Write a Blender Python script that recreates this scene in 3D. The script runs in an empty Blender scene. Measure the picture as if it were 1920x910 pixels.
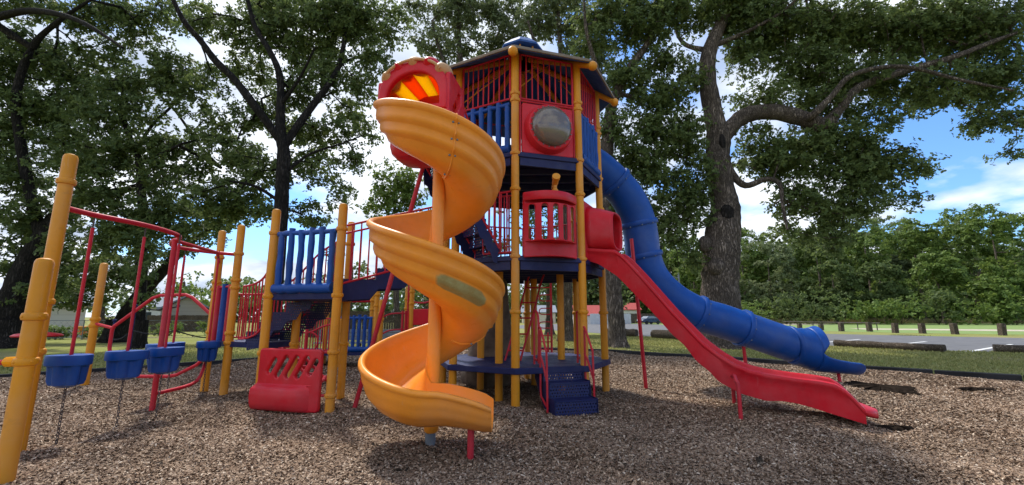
import bpy, bmesh, math, random
import numpy as np
from mathutils import Vector, Matrix
R = math.radians
random.seed(4); rng = np.random.default_rng(7)
scene = bpy.context.scene
col = scene.collection

# ------------------------------------------------------------------ camera
CAM_H = 1.35
cd = bpy.data.cameras.new("camera"); cam = bpy.data.objects.new("camera", cd); col.objects.link(cam)
cam.location = (0, 0, CAM_H); cam.rotation_euler = (R(90 + 9.8), 0, 0)
cd.sensor_width = 36; cd.lens = 804 / 1920 * 36; cd.clip_end = 3000; cd.clip_start = 0.05
scene.camera = cam
# ------------------------------------------------------------------ light
SUN_EL, SUN_AZ = 56, -32          # azimuth from +Y towards +X (behind the playground, slightly left)
w = bpy.data.worlds.new("World"); scene.world = w; w.use_nodes = True
nt = w.node_tree; nt.nodes.clear()
def N(t, nt=nt, **k):
    n = nt.nodes.new(t)
    for a, b in k.items(): setattr(n, a, b)
    return n
out = N('ShaderNodeOutputWorld'); bg = N('ShaderNodeBackground'); bg.inputs[1].default_value = 0.11
sky = N('ShaderNodeTexSky', sky_type='NISHITA', sun_disc=False)
sky.sun_elevation = R(SUN_EL); sky.sun_rotation = R(SUN_AZ); sky.air_density = 1.0; sky.dust_density = 0.4; sky.ozone_density = 2.5
tc = N('ShaderNodeTexCoord'); sep = N('ShaderNodeSeparateXYZ')
nt.links.new(tc.outputs['Generated'], sep.inputs[0])
mx = N('ShaderNodeMath', operation='MAXIMUM'); mx.inputs[1].default_value = 0.0
nt.links.new(sep.outputs['Z'], mx.inputs[0])
ad = N('ShaderNodeMath', operation='ADD'); ad.inputs[1].default_value = 0.22; nt.links.new(mx.outputs[0], ad.inputs[0])
dx = N('ShaderNodeMath', operation='DIVIDE'); nt.links.new(sep.outputs['X'], dx.inputs[0]); nt.links.new(ad.outputs[0], dx.inputs[1])
dy = N('ShaderNodeMath', operation='DIVIDE'); nt.links.new(sep.outputs['Y'], dy.inputs[0]); nt.links.new(ad.outputs[0], dy.inputs[1])
cmb = N('ShaderNodeCombineXYZ'); nt.links.new(dx.outputs[0], cmb.inputs[0]); nt.links.new(dy.outputs[0], cmb.inputs[1])
cmb.inputs[2].default_value = 3.7
no = N('ShaderNodeTexNoise'); no.inputs['Scale'].default_value = 0.95; no.inputs['Detail'].default_value = 9; no.inputs['Roughness'].default_value = 0.52
nt.links.new(cmb.outputs[0], no.inputs['Vector'])
# more cloud to the left of the view than to the right
lf = N('ShaderNodeMath', operation='MULTIPLY_ADD'); lf.inputs[1].default_value = -0.05; nt.links.new(sep.outputs['X'], lf.inputs[0]); nt.links.new(no.outputs['Fac'], lf.inputs[2])
cr = N('ShaderNodeValToRGB'); cr.color_ramp.elements[0].position = 0.45; cr.color_ramp.elements[1].position = 0.53
cr.color_ramp.elements[0].color = (0, 0, 0, 1); cr.color_ramp.elements[1].color = (1, 1, 1, 1)
hz_ = N('ShaderNodeMath', operation='MULTIPLY_ADD'); hz_.inputs[1].default_value = -0.16; nt.links.new(mx.outputs[0], hz_.inputs[0]); nt.links.new(lf.outputs[0], hz_.inputs[2])
hz2 = N('ShaderNodeMath', operation='ADD'); hz2.inputs[1].default_value = 0.075; nt.links.new(hz_.outputs[0], hz2.inputs[0])
nt.links.new(hz2.outputs[0], cr.inputs[0])
no2 = N('ShaderNodeTexNoise'); no2.inputs['Scale'].default_value = 2.2; no2.inputs['Detail'].default_value = 8
nt.links.new(cmb.outputs[0], no2.inputs['Vector'])
cc = N('ShaderNodeValToRGB'); cc.color_ramp.elements[0].position = 0.35; cc.color_ramp.elements[1].position = 0.62
cc.color_ramp.elements[0].color = (2.9, 3.4, 4.3, 1); cc.color_ramp.elements[1].color = (6.0, 6.3, 6.8, 1)
nt.links.new(no2.outputs['Fac'], cc.inputs[0])
mix = N('ShaderNodeMix', data_type='RGBA')
tint = N('ShaderNodeMix', data_type='RGBA', blend_type='MULTIPLY'); tint.inputs['Factor'].default_value = 1; tint.inputs['B'].default_value = (.62, .86, 1.12, 1); nt.links.new(sky.outputs[0], tint.inputs['A'])
nt.links.new(cr.outputs[0], mix.inputs['Factor']); nt.links.new(tint.outputs['Result'], mix.inputs['A']); nt.links.new(cc.outputs[0], mix.inputs['B'])
nt.links.new(mix.outputs['Result'], bg.inputs[0]); nt.links.new(bg.outputs[0], out.inputs[0])
sd = bpy.data.lights.new("sun", 'SUN'); sd.energy = 2.5; sd.angle = R(5); sd.color = (1, .95, .87)
so = bpy.data.objects.new("sun", sd); col.objects.link(so)
sv = Vector((math.sin(R(SUN_AZ)) * math.cos(R(SUN_EL)), math.cos(R(SUN_AZ)) * math.cos(R(SUN_EL)), math.sin(R(SUN_EL))))
so.rotation_euler = sv.to_track_quat('Z', 'Y').to_euler(); so.location = (0, 0, 30)
scene.view_settings.view_transform = 'Standard'; scene.view_settings.look = 'None'
scene.view_settings.gamma = 1; scene.view_settings.use_curve_mapping = False
scene.view_settings.exposure = 0.93
scene.cycles.max_bounces = 7; scene.cycles.diffuse_bounces = 4; scene.cycles.transparent_max_bounces = 12

# ------------------------------------------------------------------ placing helpers
_c, _s = math.cos(R(9.8)), math.sin(R(9.8))
def _ray(px, py):
    v = 455 - py
    return (px - 960, 804 * _c - v * _s, 804 * _s + v * _c)
def G(px, py, z=0.0):
    r = _ray(px, py); t = (z - CAM_H) / r[2]; return Vector((r[0] * t, r[1] * t, z))
def AT(px, py, Y):
    r = _ray(px, py); t = Y / r[1]; return Vector((r[0] * t, Y, CAM_H + r[2] * t))

# ------------------------------------------------------------------ materials
def newmat(name):
    m = bpy.data.materials.new(name); m.use_nodes = True
    b = m.node_tree.nodes['Principled BSDF']; return m, m.node_tree, b
def lk(nt, a, b): nt.links.new(a, b)
def noise(nt, scale, detail=4, vec=None, rough=.55):
    n = nt.nodes.new('ShaderNodeTexNoise'); n.inputs['Scale'].default_value = scale; n.inputs['Detail'].default_value = detail
    n.inputs['Roughness'].default_value = rough
    if vec is not None: lk(nt, vec, n.inputs['Vector'])
    return n
def ramp(nt, src, stops):
    r = nt.nodes.new('ShaderNodeValToRGB'); e = r.color_ramp.elements
    while len(e) < len(stops): e.new(.5)
    for i, (p, c) in enumerate(stops):
        e[i].position = p; e[i].color = (c[0], c[1], c[2], 1) if not isinstance(c, (int, float)) else (c, c, c, 1)
    lk(nt, src, r.inputs[0]); return r
def bump(nt, b, h, strength=.3, dist=.02):
    n = nt.nodes.new('ShaderNodeBump'); n.inputs['Strength'].default_value = strength; n.inputs['Distance'].default_value = dist
    lk(nt, h, n.inputs['Height']); lk(nt, n.outputs[0], b.inputs['Normal']); return n
def objco(nt, sx=1, sy=1, sz=1):
    t = nt.nodes.new('ShaderNodeTexCoord'); m = nt.nodes.new('ShaderNodeMapping'); m.inputs['Scale'].default_value = (sx, sy, sz)
    lk(nt, t.outputs['Object'], m.inputs['Vector']); return m.outputs[0]
def scl(c, k): return tuple(min(1, x * k) for x in c)
def plastic(name, c, rough=.38, var=.14, dirt=(.16, .12, .07), dirt_amt=.35, bumpy=.12, fade=.34):
    m, nt, b = newmat(name); v = objco(nt)
    a = noise(nt, 2.2, 5, v); r = ramp(nt, a.outputs['Fac'], [(.3, scl(c, 1 - var)), (.7, scl(c, 1 + var))])
    d = noise(nt, 9, 8, v, .7); dr = ramp(nt, d.outputs['Fac'], [(.56, 0.0), (.78, dirt_amt)])
    mx = nt.nodes.new('ShaderNodeMix'); mx.data_type = 'RGBA'; mx.inputs['B'].default_value = (*dirt, 1)
    fd = noise(nt, .9, 7, v, .68); fr_ = ramp(nt, fd.outputs['Fac'], [(.48, 0.0), (.72, fade)])
    sc_n = noise(nt, 3, 6, objco(nt, 9, 9, .8), .8); sr = ramp(nt, sc_n.outputs['Fac'], [(.60, 0.0), (.68, fade * .9)])
    am = nt.nodes.new('ShaderNodeMath'); am.operation = 'MAXIMUM'; lk(nt, fr_.outputs[0], am.inputs[0]); lk(nt, sr.outputs[0], am.inputs[1])
    fm = nt.nodes.new('ShaderNodeMix'); fm.data_type = 'RGBA'; lk(nt, am.outputs[0], fm.inputs['Factor']); lk(nt, r.outputs[0], fm.inputs['A']); L_ = sum(c) / 3; fm.inputs['B'].default_value = tuple(min(1, .62 * q + .38 * (L_ + .18)) for q in c) + (1,)
    lk(nt, dr.outputs[0], mx.inputs['Factor']); lk(nt, fm.outputs['Result'], mx.inputs['A']); lk(nt, mx.outputs['Result'], b.inputs['Base Color'])
    rr = ramp(nt, d.outputs['Fac'], [(.3, rough * .8), (.75, min(1, rough * 1.7))]); lk(nt, rr.outputs[0], b.inputs['Roughness'])
    f = noise(nt, 60, 3, v); bump(nt, b, f.outputs['Fac'], bumpy, .004)
    b.inputs['Specular IOR Level'].default_value = .3
    return m
M = {}
M['post'] = plastic('yellow_painted_steel', (.68, .275, .012), .36, .09, dirt_amt=.3)
M['spiral'] = plastic('orange_yellow_plastic', (.85, .295, .028), .30, .10, dirt=(.3, .13, .03), dirt_amt=.22, bumpy=.05)
def add_stain(m):
    nt = m.node_tree; b = nt.nodes['Principled BSDF']; src = b.inputs['Base Color'].links[0].from_socket
    at = nt.nodes.new('ShaderNodeAttribute'); at.attribute_name = 'algae'; v = objco(nt); n = noise(nt, 9, 9, v, .75)
    r = ramp(nt, n.outputs['Fac'], [(.3, .8), (.6, 1.0)]); ed = ramp(nt, at.outputs['Fac'], [(.42, 0.0), (.62, 1.0)]); mu = nt.nodes.new('ShaderNodeMath'); mu.operation = 'MULTIPLY'; lk(nt, ed.outputs[0], mu.inputs[0]); lk(nt, r.outputs[0], mu.inputs[1])
    c = ramp(nt, n.outputs['Fac'], [(.3, (.16, .17, .06)), (.7, (.42, .36, .15))])
    mx = nt.nodes.new('ShaderNodeMix'); mx.data_type = 'RGBA'; lk(nt, mu.outputs[0], mx.inputs['Factor']); lk(nt, src, mx.inputs['A']); lk(nt, c.outputs[0], mx.inputs['B']); lk(nt, mx.outputs['Result'], b.inputs['Base Color'])
M['spiral_stained'] = plastic('stained_orange_plastic', (.85, .295, .028), .30, .10, dirt=(.3, .13, .03), dirt_amt=.22, bumpy=.05); add_stain(M['spiral_stained'])
M['red'] = plastic('red_plastic', (.60, .010, .022), .34, .12, dirt=(.22, .03, .03), dirt_amt=.3)
M['redmetal'] = plastic('red_coated_metal', (.52, .014, .03), .38, .12, dirt_amt=.2)
M['blue'] = plastic('blue_plastic', (.003, .062, .30), .34, .18, dirt=(.02, .05, .12), dirt_amt=.35)
M['navy'] = plastic('navy_coated_metal', (.010, .016, .085), .5, .2, dirt=(.09, .08, .07), dirt_amt=.35)
M['tan'] = plastic('tan_plastic', (.55, .30, .13), .5, .15)
M['grey'] = plastic('galvanised_steel', (.17, .19, .21), .5, .3)
M['chain'] = plastic('dark_chain', (.08, .065, .06), .6, .3)
M['black'] = plastic('black_rubber', (.016, .016, .018), .75, .3, dirt=(.06, .05, .04), dirt_amt=.6)
M['white'] = plastic('white_paint', (.62, .62, .60), .6, .08)
M['roofblue'] = plastic('blue_roof_panel', (.012, .075, .26), .45, .2, dirt=(.12, .10, .08), dirt_amt=.4)
M['edge'] = plastic('weathered_roof_edge', (.21, .165, .12), .7, .25)
M['glass'] = plastic('window_glass', (.035, .045, .05), .08, .2)
M['carpaint'] = plastic('dark_blue_car_paint', (.012, .03, .07), .22, .1)
def perf_mat():
    m, nt, b = newmat('navy_expanded_metal')
    b.inputs['Base Color'].default_value = (.012, .018, .095, 1); b.inputs['Roughness'].default_value = .5
    uv = nt.nodes.new('ShaderNodeUVMap'); uv.uv_map = 'uv'; sp = nt.nodes.new('ShaderNodeSeparateXYZ'); lk(nt, uv.outputs[0], sp.inputs[0])
    def mth(op, a, bb=None, cc=None):
        n = nt.nodes.new('ShaderNodeMath'); n.operation = op
        for i, q in enumerate((a, bb, cc)):
            if q is None: continue
            if isinstance(q, (int, float)): n.inputs[i].default_value = q
            else: lk(nt, q, n.inputs[i])
        return n.outputs[0]
    u = mth('MULTIPLY', sp.outputs[0], 1 / .042); v = mth('MULTIPLY', sp.outputs[1], 1 / .085)
    row = mth('FLOOR', mth('MULTIPLY', v, 2.0)); off = mth('MULTIPLY', mth('MODULO', mth('ABSOLUTE', row), 2.0), .5)
    fu = mth('ABSOLUTE', mth('SUBTRACT', mth('FRACT', mth('ADD', u, off)), .5))
    fv = mth('ABSOLUTE', mth('SUBTRACT', mth('FRACT', mth('MULTIPLY', v, 2.0)), .5))
    s = mth('ADD', mth('MULTIPLY', fu, 1.5), fv)
    al = mth('GREATER_THAN', s, .40); lk(nt, al, b.inputs['Alpha']); return m
M['perf'] = perf_mat()
def bark(name, c1, c2, zscale=.13):
    m, nt, b = newmat(name); v = objco(nt, 1, 1, zscale); v2 = objco(nt, 1, 1, 1)
    n1 = noise(nt, 16, 9, v, .7); n2 = noise(nt, 1.1, 5, v2, .6)
    rid = nt.nodes.new('ShaderNodeMath'); rid.operation = 'SUBTRACT'; rid.inputs[1].default_value = .5; lk(nt, n1.outputs['Fac'], rid.inputs[0])
    ab = nt.nodes.new('ShaderNodeMath'); ab.operation = 'ABSOLUTE'; lk(nt, rid.outputs[0], ab.inputs[0])
    e = ramp(nt, ab.outputs[0], [(0, 0.0), (.09, 1.0)])
    r = ramp(nt, e.outputs[0], [(0, c1), (1, c2)]); q = ramp(nt, n2.outputs['Fac'], [(.3, .62), (.7, 1.12)])
    mx = nt.nodes.new('ShaderNodeMix'); mx.data_type = 'RGBA'; mx.blend_type = 'MULTIPLY'; mx.inputs['Factor'].default_value = 1
    lk(nt, r.outputs[0], mx.inputs['A']); lk(nt, q.outputs[0], mx.inputs['B']); lk(nt, mx.outputs['Result'], b.inputs['Base Color'])
    b.inputs['Roughness'].default_value = .92; b.inputs['Specular IOR Level'].default_value = .15
    bump(nt, b, e.outputs[0], 1.0, .06); return m
M['bark'] = bark('oak_bark', (.085, .066, .053), (.31, .25, .205))
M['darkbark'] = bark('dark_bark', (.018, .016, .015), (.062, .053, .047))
M['wood'] = bark('weathered_timber', (.10, .075, .055), (.30, .24, .18), 1)
def leafmat(name, ca, cb, trans=.35):
    m = bpy.data.materials.new(name); m.use_nodes = True; nt = m.node_tree; nt.nodes.clear()
    o = nt.nodes.new('ShaderNodeOutputMaterial'); g = nt.nodes.new('ShaderNodeNewGeometry'); v = objco(nt)
    n = noise(nt, .45, 3, v)
    a = nt.nodes.new('ShaderNodeMath'); a.operation = 'MULTIPLY_ADD'; a.inputs[1].default_value = .55; lk(nt, g.outputs['Random Per Island'], a.inputs[0])
    h = nt.nodes.new('ShaderNodeMath'); h.operation = 'MULTIPLY'; h.inputs[1].default_value = .5; lk(nt, n.outputs['Fac'], h.inputs[0]); lk(nt, h.outputs[0], a.inputs[2])
    r = ramp(nt, a.outputs[0], [(.15, ca), (.85, cb)])
    p = nt.nodes.new('ShaderNodeBsdfPrincipled'); p.inputs['Roughness'].default_value = .55; p.inputs['Specular IOR Level'].default_value = .18
    t = nt.nodes.new('ShaderNodeBsdfTranslucent'); mx = nt.nodes.new('ShaderNodeMixShader'); mx.inputs[0].default_value = trans
    lk(nt, r.outputs[0], p.inputs['Base Color'])
    hs = nt.nodes.new('ShaderNodeHueSaturation'); hs.inputs['Value'].default_value = 1.25; hs.inputs['Hue'].default_value = .485; lk(nt, r.outputs[0], hs.inputs['Color'])
    lk(nt, hs.outputs[0], t.inputs['Color']); lk(nt, p.outputs[0], mx.inputs[1]); lk(nt, t.outputs[0], mx.inputs[2]); lk(nt, mx.outputs[0], o.inputs[0]); return m
M['leaf'] = leafmat('oak_leaves', (.055, .092, .028), (.175, .23, .075), .45)
M['leafdark'] = leafmat('dark_leaves', (.046, .080, .026), (.15, .20, .065), .45)
M['leafsage'] = leafmat('grey_green_leaves', (.085, .115, .05), (.20, .245, .11), .42)
M['leaflight'] = leafmat('bright_leaves', (.06, .12, .02), (.19, .26, .06), .35)
M['leafwood'] = leafmat('woodland_leaves', (.055, .105, .022), (.20, .28, .065), .36)
M['grassblade'] = leafmat('grass_blades', (.16, .18, .05), (.40, .38, .15), .35)
M['chip'] = (lambda: None)()
def chipmat():
    m, nt, b = newmat('wood_chip_pieces'); g = nt.nodes.new('ShaderNodeNewGeometry'); v = objco(nt)
    r = ramp(nt, g.outputs['Random Per Island'], [(0, (.115, .074, .048)), (.3, (.17, .112, .074)), (.62, (.235, .163, .108)), (.9, (.34, .25, .175)), (1, (.52, .43, .33))])
    n = noise(nt, .5, 5, v); rr = ramp(nt, n.outputs['Fac'], [(.33, .98), (.62, 1.45)])
    mx = nt.nodes.new('ShaderNodeMix'); mx.data_type = 'RGBA'; mx.blend_type = 'MULTIPLY'; mx.inputs['Factor'].default_value = 1
    lk(nt, r.outputs[0], mx.inputs['A']); lk(nt, rr.outputs[0], mx.inputs['B']); lk(nt, mx.outputs['Result'], b.inputs['Base Color'])
    b.inputs['Roughness'].default_value = .85; b.inputs['Specular IOR Level'].default_value = .2; return m
M['chip'] = chipmat()
def groundmat():
    m, nt, b = newmat('wood_chip_bed'); v = objco(nt)
    vo = nt.nodes.new('ShaderNodeTexVoronoi'); vo.inputs['Scale'].default_value = 34; lk(nt, v, vo.inputs['Vector'])
    r = ramp(nt, vo.outputs['Color'], [(.1, (.10, .062, .038)), (.5, (.18, .12, .075)), (.95, (.32, .23, .155))])
    n = noise(nt, .5, 5, v); rr = ramp(nt, n.outputs['Fac'], [(.33, .6), (.62, 1.05)])
    mx = nt.nodes.new('ShaderNodeMix'); mx.data_type = 'RGBA'; mx.blend_type = 'MULTIPLY'; mx.inputs['Factor'].default_value = 1
    lk(nt, r.outputs[0], mx.inputs['A']); lk(nt, rr.outputs[0], mx.inputs['B']); lk(nt, mx.outputs['Result'], b.inputs['Base Color'])
    b.inputs['Roughness'].default_value = .95; bump(nt, b, vo.outputs['Distance'], .8, .03); return m
M['bed'] = groundmat()
def grassmat():
    m, nt, b = newmat('lawn'); v = objco(nt)
    n = noise(nt, 60, 6, v, .7); r = ramp(nt, n.outputs['Fac'], [(.3, (.13, .15, .035)), (.5, (.22, .235, .06)), (.75, (.33, .33, .11))])
    n2 = noise(nt, .22, 6, v, .6); rr = ramp(nt, n2.outputs['Fac'], [(.50, 0.0), (.64, .65)])
    mx = nt.nodes.new('ShaderNodeMix'); mx.data_type = 'RGBA'; mx.inputs['B'].default_value = (.27, .21, .13, 1)
    lk(nt, rr.outputs[0], mx.inputs['Factor']); lk(nt, r.outputs[0], mx.inputs['A']); lk(nt, mx.outputs['Result'], b.inputs['Base Color'])
    b.inputs['Roughness'].default_value = .95; b.inputs['Specular IOR Level'].default_value = .1; bump(nt, b, n.outputs['Fac'], .6, .03); return m
M['grass'] = grassmat()
def flat(name, ca, cb, scale, rough=.9, b_=.3, det=6):
    m, nt, b = newmat(name); v = objco(nt); n = noise(nt, scale, det, v, .65)
    r = ramp(nt, n.outputs['Fac'], [(.3, ca), (.7, cb)]); lk(nt, r.outputs[0], b.inputs['Base Color'])
    b.inputs['Roughness'].default_value = rough; bump(nt, b, n.outputs['Fac'], b_, .02); return m
M['asphalt'] = flat('asphalt', (.085, .086, .092), (.155, .153, .155), 1.3, det=10)
M['paint'] = flat('road_paint', (.5, .5, .5), (.75, .75, .73), 20)
M['sand'] = flat('sandy_ground', (.34, .28, .20), (.55, .48, .37), 1.2)
M['drygrass'] = flat('dry_tall_grass', (.16, .15, .055), (.33, .27, .13), 3)
M['rock'] = flat('brown_moulded_rock', (.07, .048, .032), (.20, .145, .10), 5, .85, .8)
M['mat'] = flat('worn_rubber_mat', (.006, .005, .004), (.035, .026, .02), 14, .95, 1.0)
M['mat'].node_tree.nodes['Principled BSDF'].inputs['Specular IOR Level'].default_value = 0.0
M['shingle'] = flat('grey_roofing', (.16, .18, .21), (.26, .29, .33), 6)
M['redroof'] = flat('red_roofing', (.28, .04, .035), (.42, .07, .06), 5)
M['hedge'] = M['leafwood']
def siding(name, c, pitch=.18):
    m, nt, b = newmat(name); v = objco(nt); wv = nt.nodes.new('ShaderNodeTexWave'); wv.bands_direction = 'Z'; wv.wave_profile = 'SAW'
    wv.inputs['Scale'].default_value = 1 / pitch * .314 / 2 * 1.0; lk(nt, v, wv.inputs['Vector'])
    r = ramp(nt, wv.outputs['Fac'], [(0, scl(c, .72)), (.12, c), (1, scl(c, 1.04))]); lk(nt, r.outputs[0], b.inputs['Base Color']); b.inputs['Roughness'].default_value = .7
    bump(nt, b, wv.outputs['Fac'], .4, .02); return m
M['sidingwhite'] = siding('white_siding', (.60, .58, .53)); M['sidingtan'] = siding('tan_siding', (.34, .31, .25)); M['sidingcream'] = siding('cream_siding', (.58, .52, .40))
def transl(name, c):
    m = bpy.data.materials.new(name); m.use_nodes = True; nt = m.node_tree; nt.nodes.clear()
    o = nt.nodes.new('ShaderNodeOutputMaterial'); p = nt.nodes.new('ShaderNodeBsdfPrincipled'); p.inputs['Base Color'].default_value = (*c, 1); p.inputs['Roughness'].default_value = .4
    t = nt.nodes.new('ShaderNodeBsdfTranslucent'); t.inputs[0].default_value = (*scl(c, 1.3), 1); mx = nt.nodes.new('ShaderNodeMixShader'); mx.inputs[0].default_value = .6
    lk(nt, p.outputs[0], mx.inputs[1]); lk(nt, t.outputs[0], mx.inputs[2]); lk(nt, mx.outputs[0], o.inputs[0]); return m
M['tyellow'] = transl('translucent_yellow_plastic', (.95, .55, .03)); M['torange'] = transl('translucent_orange_plastic', (.9, .17, .02))  # translucent plastics, plain yellow and orange
def bubble():
    m, nt, b = newmat('scuffed_clear_bubble'); v = objco(nt); n = noise(nt, 5, 8, v, .7)
    b.inputs['Base Color'].default_value = (.20, .165, .135, 1); r = ramp(nt, n.outputs['Fac'], [(.35, .06), (.7, .3)]); lk(nt, r.outputs[0], b.inputs['Roughness'])
    b.inputs['Alpha'].default_value = .72; b.inputs['Specular IOR Level'].default_value = 1.0; return m
M['bubble'] = bubble()

# ------------------------------------------------------------------ mesh builder
def frames(pts, closed=False):
    P = [Vector(p) for p in pts]; n = len(P); T = []
    for i in range(n):
        a = P[i - 1] if (i > 0 or closed) else P[i]; b = P[(i + 1) % n] if (i < n - 1 or closed) else P[i]
        t = b - a; T.append(t.normalized() if t.length > 1e-9 else Vector((0, 0, 1)))
    up = Vector((0, 0, 1)) if abs(T[0].z) < .9 else Vector((1, 0, 0))
    u = T[0].cross(up).normalized(); fr = []
    for i in range(n):
        u = (u - T[i] * u.dot(T[i]))
        u = u.normalized() if u.length > 1e-6 else T[i].orthogonal().normalized()
        fr.append((P[i], u, T[i].cross(u).normalized(), T[i]))
    return fr
class MB:
    def __init__(s): s.v = []; s.f = []
    def add(s, v, f):
        o = len(s.v); s.v += [tuple(p) for p in v]; s.f += [tuple(i + o for i in q) for q in f]
    def tube(s, pts, r, n=10, closed=False, cap=True, wob=0):
        fr = frames(pts, closed); V = []; F = []; m = len(fr)
        for i, (p, u, w_, t) in enumerate(fr):
            ri = r[i] if isinstance(r, (list, tuple)) else r
            if wob: ri *= 1 + random.uniform(-wob, wob)
            for k in range(n):
                a = 2 * math.pi * k / n; V.append(p + (u * math.cos(a) + w_ * math.sin(a)) * ri)
        for i in range(m if closed else m - 1):
            j = (i + 1) % m
            for k in range(n): F.append((i * n + k, i * n + (k + 1) % n, j * n + (k + 1) % n, j * n + k))
        if cap and not closed: F.append(tuple(range(n))[::1]); F.append(tuple((m - 1) * n + k for k in range(n))[::-1])
        s.add(V, F); return s
    def box(s, c, size, rz=0, M4=None):
        x, y, z = [q / 2 for q in size]; V = [Vector((a * x, b * y, d * z)) for a in (-1, 1) for b in (-1, 1) for d in (-1, 1)]
        if M4 is None: M4 = Matrix.Translation(c) @ Matrix.Rotation(rz, 4, 'Z')
        s.add([M4 @ v for v in V], [(0, 1, 3, 2), (4, 6, 7, 5), (0, 4, 5, 1), (2, 3, 7, 6), (0, 2, 6, 4), (1, 5, 7, 3)]); return s
    def beam(s, a, b, wd, h):           # box from a to b, wd wide (horizontal), h tall
        a, b = Vector(a), Vector(b); d = (b - a); L = d.length; d.normalize(); y = Vector((0, 0, 1)).cross(d)
        y = y.normalized() if y.length > 1e-6 else Vector((0, 1, 0)); z = d.cross(y)
        m = Matrix((d, y, z)).transposed().to_4x4(); m.translation = (a + b) / 2
        s.box((0, 0, 0), (L, wd, h), M4=m); return s
    def prism(s, poly, z0, z1):
        n = len(poly); V = [Vector((p[0], p[1], z0)) for p in poly] + [Vector((p[0], p[1], z1)) for p in poly]
        s.add(V, [tuple(range(n))[::-1], tuple(range(n, 2 * n))] + [(i, (i + 1) % n, n + (i + 1) % n, n + i) for i in range(n)]); return s
    def loft(s, secs, closed=True, cap=True, ring=False):
        n = len(secs[0]); m = len(secs); V = [p for q in secs for p in q]; F = []
        for i in range(m if ring else m - 1):
            j = (i + 1) % m
            for k in range(n if closed else n - 1): F.append((i * n + k, i * n + (k + 1) % n, j * n + (k + 1) % n, j * n + k))
        if cap and closed and not ring: F.append(tuple(range(n))[::-1]); F.append(tuple((m - 1) * n + k for k in range(n)))
        s.add(V, F); return s
    def lathe(s, prof, c=(0, 0, 0), n=20, axis=None):
        q = Vector(axis).normalized().to_track_quat('Z', 'Y').to_matrix() if axis is not None else Matrix.Identity(3); c = Vector(c)
        s.loft([[c + q @ Vector((r * math.cos(2 * math.pi * k / n), r * math.sin(2 * math.pi * k / n), z)) for k in range(n)] for r, z in prof]); return s
    def sphere(s, c, r, n=14, sq=(1, 1, 1)):
        pr = [(max(1e-4, math.sin(math.pi * i / 10)) , -math.cos(math.pi * i / 10)) for i in range(11)]
        s.loft([[Vector(c) + Vector((r * a * math.cos(2 * math.pi * k / n) * sq[0], r * a * math.sin(2 * math.pi * k / n) * sq[1], r * b * sq[2])) for k in range(n)] for a, b in pr]); return s
    def build(s, name, mat, parent=None, loc=None, bevel=0, ang=38, uv=False, solid=0, smooth=True, sub=0):
        base = Vector((0, 0, 0)); q = parent; chain = []
        if parent is not None:
            while q is not None: base += q.location; q = q.parent
        elif loc is not None: base = Vector(loc)
        me = bpy.data.meshes.new(name); me.from_pydata([tuple(Vector(p) - base) for p in s.v], [], s.f); me.update()
        bm = bmesh.new(); bm.from_mesh(me); bmesh.ops.recalc_face_normals(bm, faces=bm.faces)
        if uv:
            L = bm.loops.layers.uv.new('uv')
            for f in bm.faces:
                nn = f.normal; nh = Vector((nn.x, nn.y, 0))
                if abs(nn.z) > .75 or nh.length < 1e-4: T, B = Vector((1, 0, 0)), Vector((0, 1, 0))
                else: T = Vector((-nh.y, nh.x, 0)).normalized(); B = Vector((0, 0, 1))
                for l in f.loops: l[L].uv = (l.vert.co.dot(T), l.vert.co.dot(B))
        bm.to_mesh(me); bm.free()
        if smooth: me.shade_smooth(); me.set_sharp_from_angle(angle=R(ang))
        me.materials.append(mat); o = bpy.data.objects.new(name, me); col.objects.link(o)
        if parent is not None: o.parent = parent
        else: o.location = base
        if solid:
            md = o.modifiers.new('s', 'SOLIDIFY'); md.thickness = solid; md.offset = 0
        if bevel:
            md = o.modifiers.new('b', 'BEVEL'); md.width = bevel; md.segments = 2; md.limit_method = 'ANGLE'; md.angle_limit = R(40)
        if sub:
            md = o.modifiers.new('u', 'SUBSURF'); md.levels = sub; md.render_levels = sub
        return o
def tag(o, label=None, cat=None, group=None, kind=None):
    if label: o['label'] = label
    if cat: o['category'] = cat
    if group: o['group'] = group
    if kind: o['kind'] = kind
    return o
def thing(name, label, cat, loc, group=None):
    o = bpy.data.objects.new(name, None); o.empty_display_size = .2; o.location = loc; col.objects.link(o); return tag(o, label, cat, group)
def dup(root, loc=None, label=None, rz=None, scale=None):
    r = root.copy(); col.objects.link(r)
    if loc is not None: r.location = loc
    if rz is not None: r.rotation_euler.z = rz
    if scale is not None: r.scale = scale
    if label: r['label'] = label
    for ch in list(root.children):
        c = ch.copy(); col.objects.link(c); c.parent = r
        for g in list(ch.children):
            d = g.copy(); col.objects.link(d); d.parent = c
    return r
def plate(outer, holes, th, bev, fn):
    """flat plate with holes, thickness th, rounded edges; fn maps (u, v, w) to a world point"""
    cu = bpy.data.curves.new('tmp', 'CURVE'); cu.dimensions = '2D'; cu.fill_mode = 'BOTH'; cu.extrude = th / 2 - bev; cu.bevel_depth = bev; cu.bevel_resolution = 2; cu.offset = -bev
    for pl in [outer] + holes:
        sp = cu.splines.new('POLY'); sp.points.add(len(pl) - 1)
        for i, p in enumerate(pl): sp.points[i].co = (p[0], p[1], 0, 1)
        sp.use_cyclic_u = True
    ob = bpy.data.objects.new('tmp', cu); col.objects.link(ob)
    dg = bpy.context.evaluated_depsgraph_get(); dg.update(); me = bpy.data.meshes.new_from_object(ob.evaluated_get(dg))
    mb = MB(); mb.v = [tuple(fn(v.co.x, v.co.y, v.co.z)) for v in me.vertices]; mb.f = [tuple(p.vertices) for p in me.polygons]
    bpy.data.objects.remove(ob); bpy.data.curves.remove(cu); bpy.data.meshes.remove(me); return mb
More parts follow.
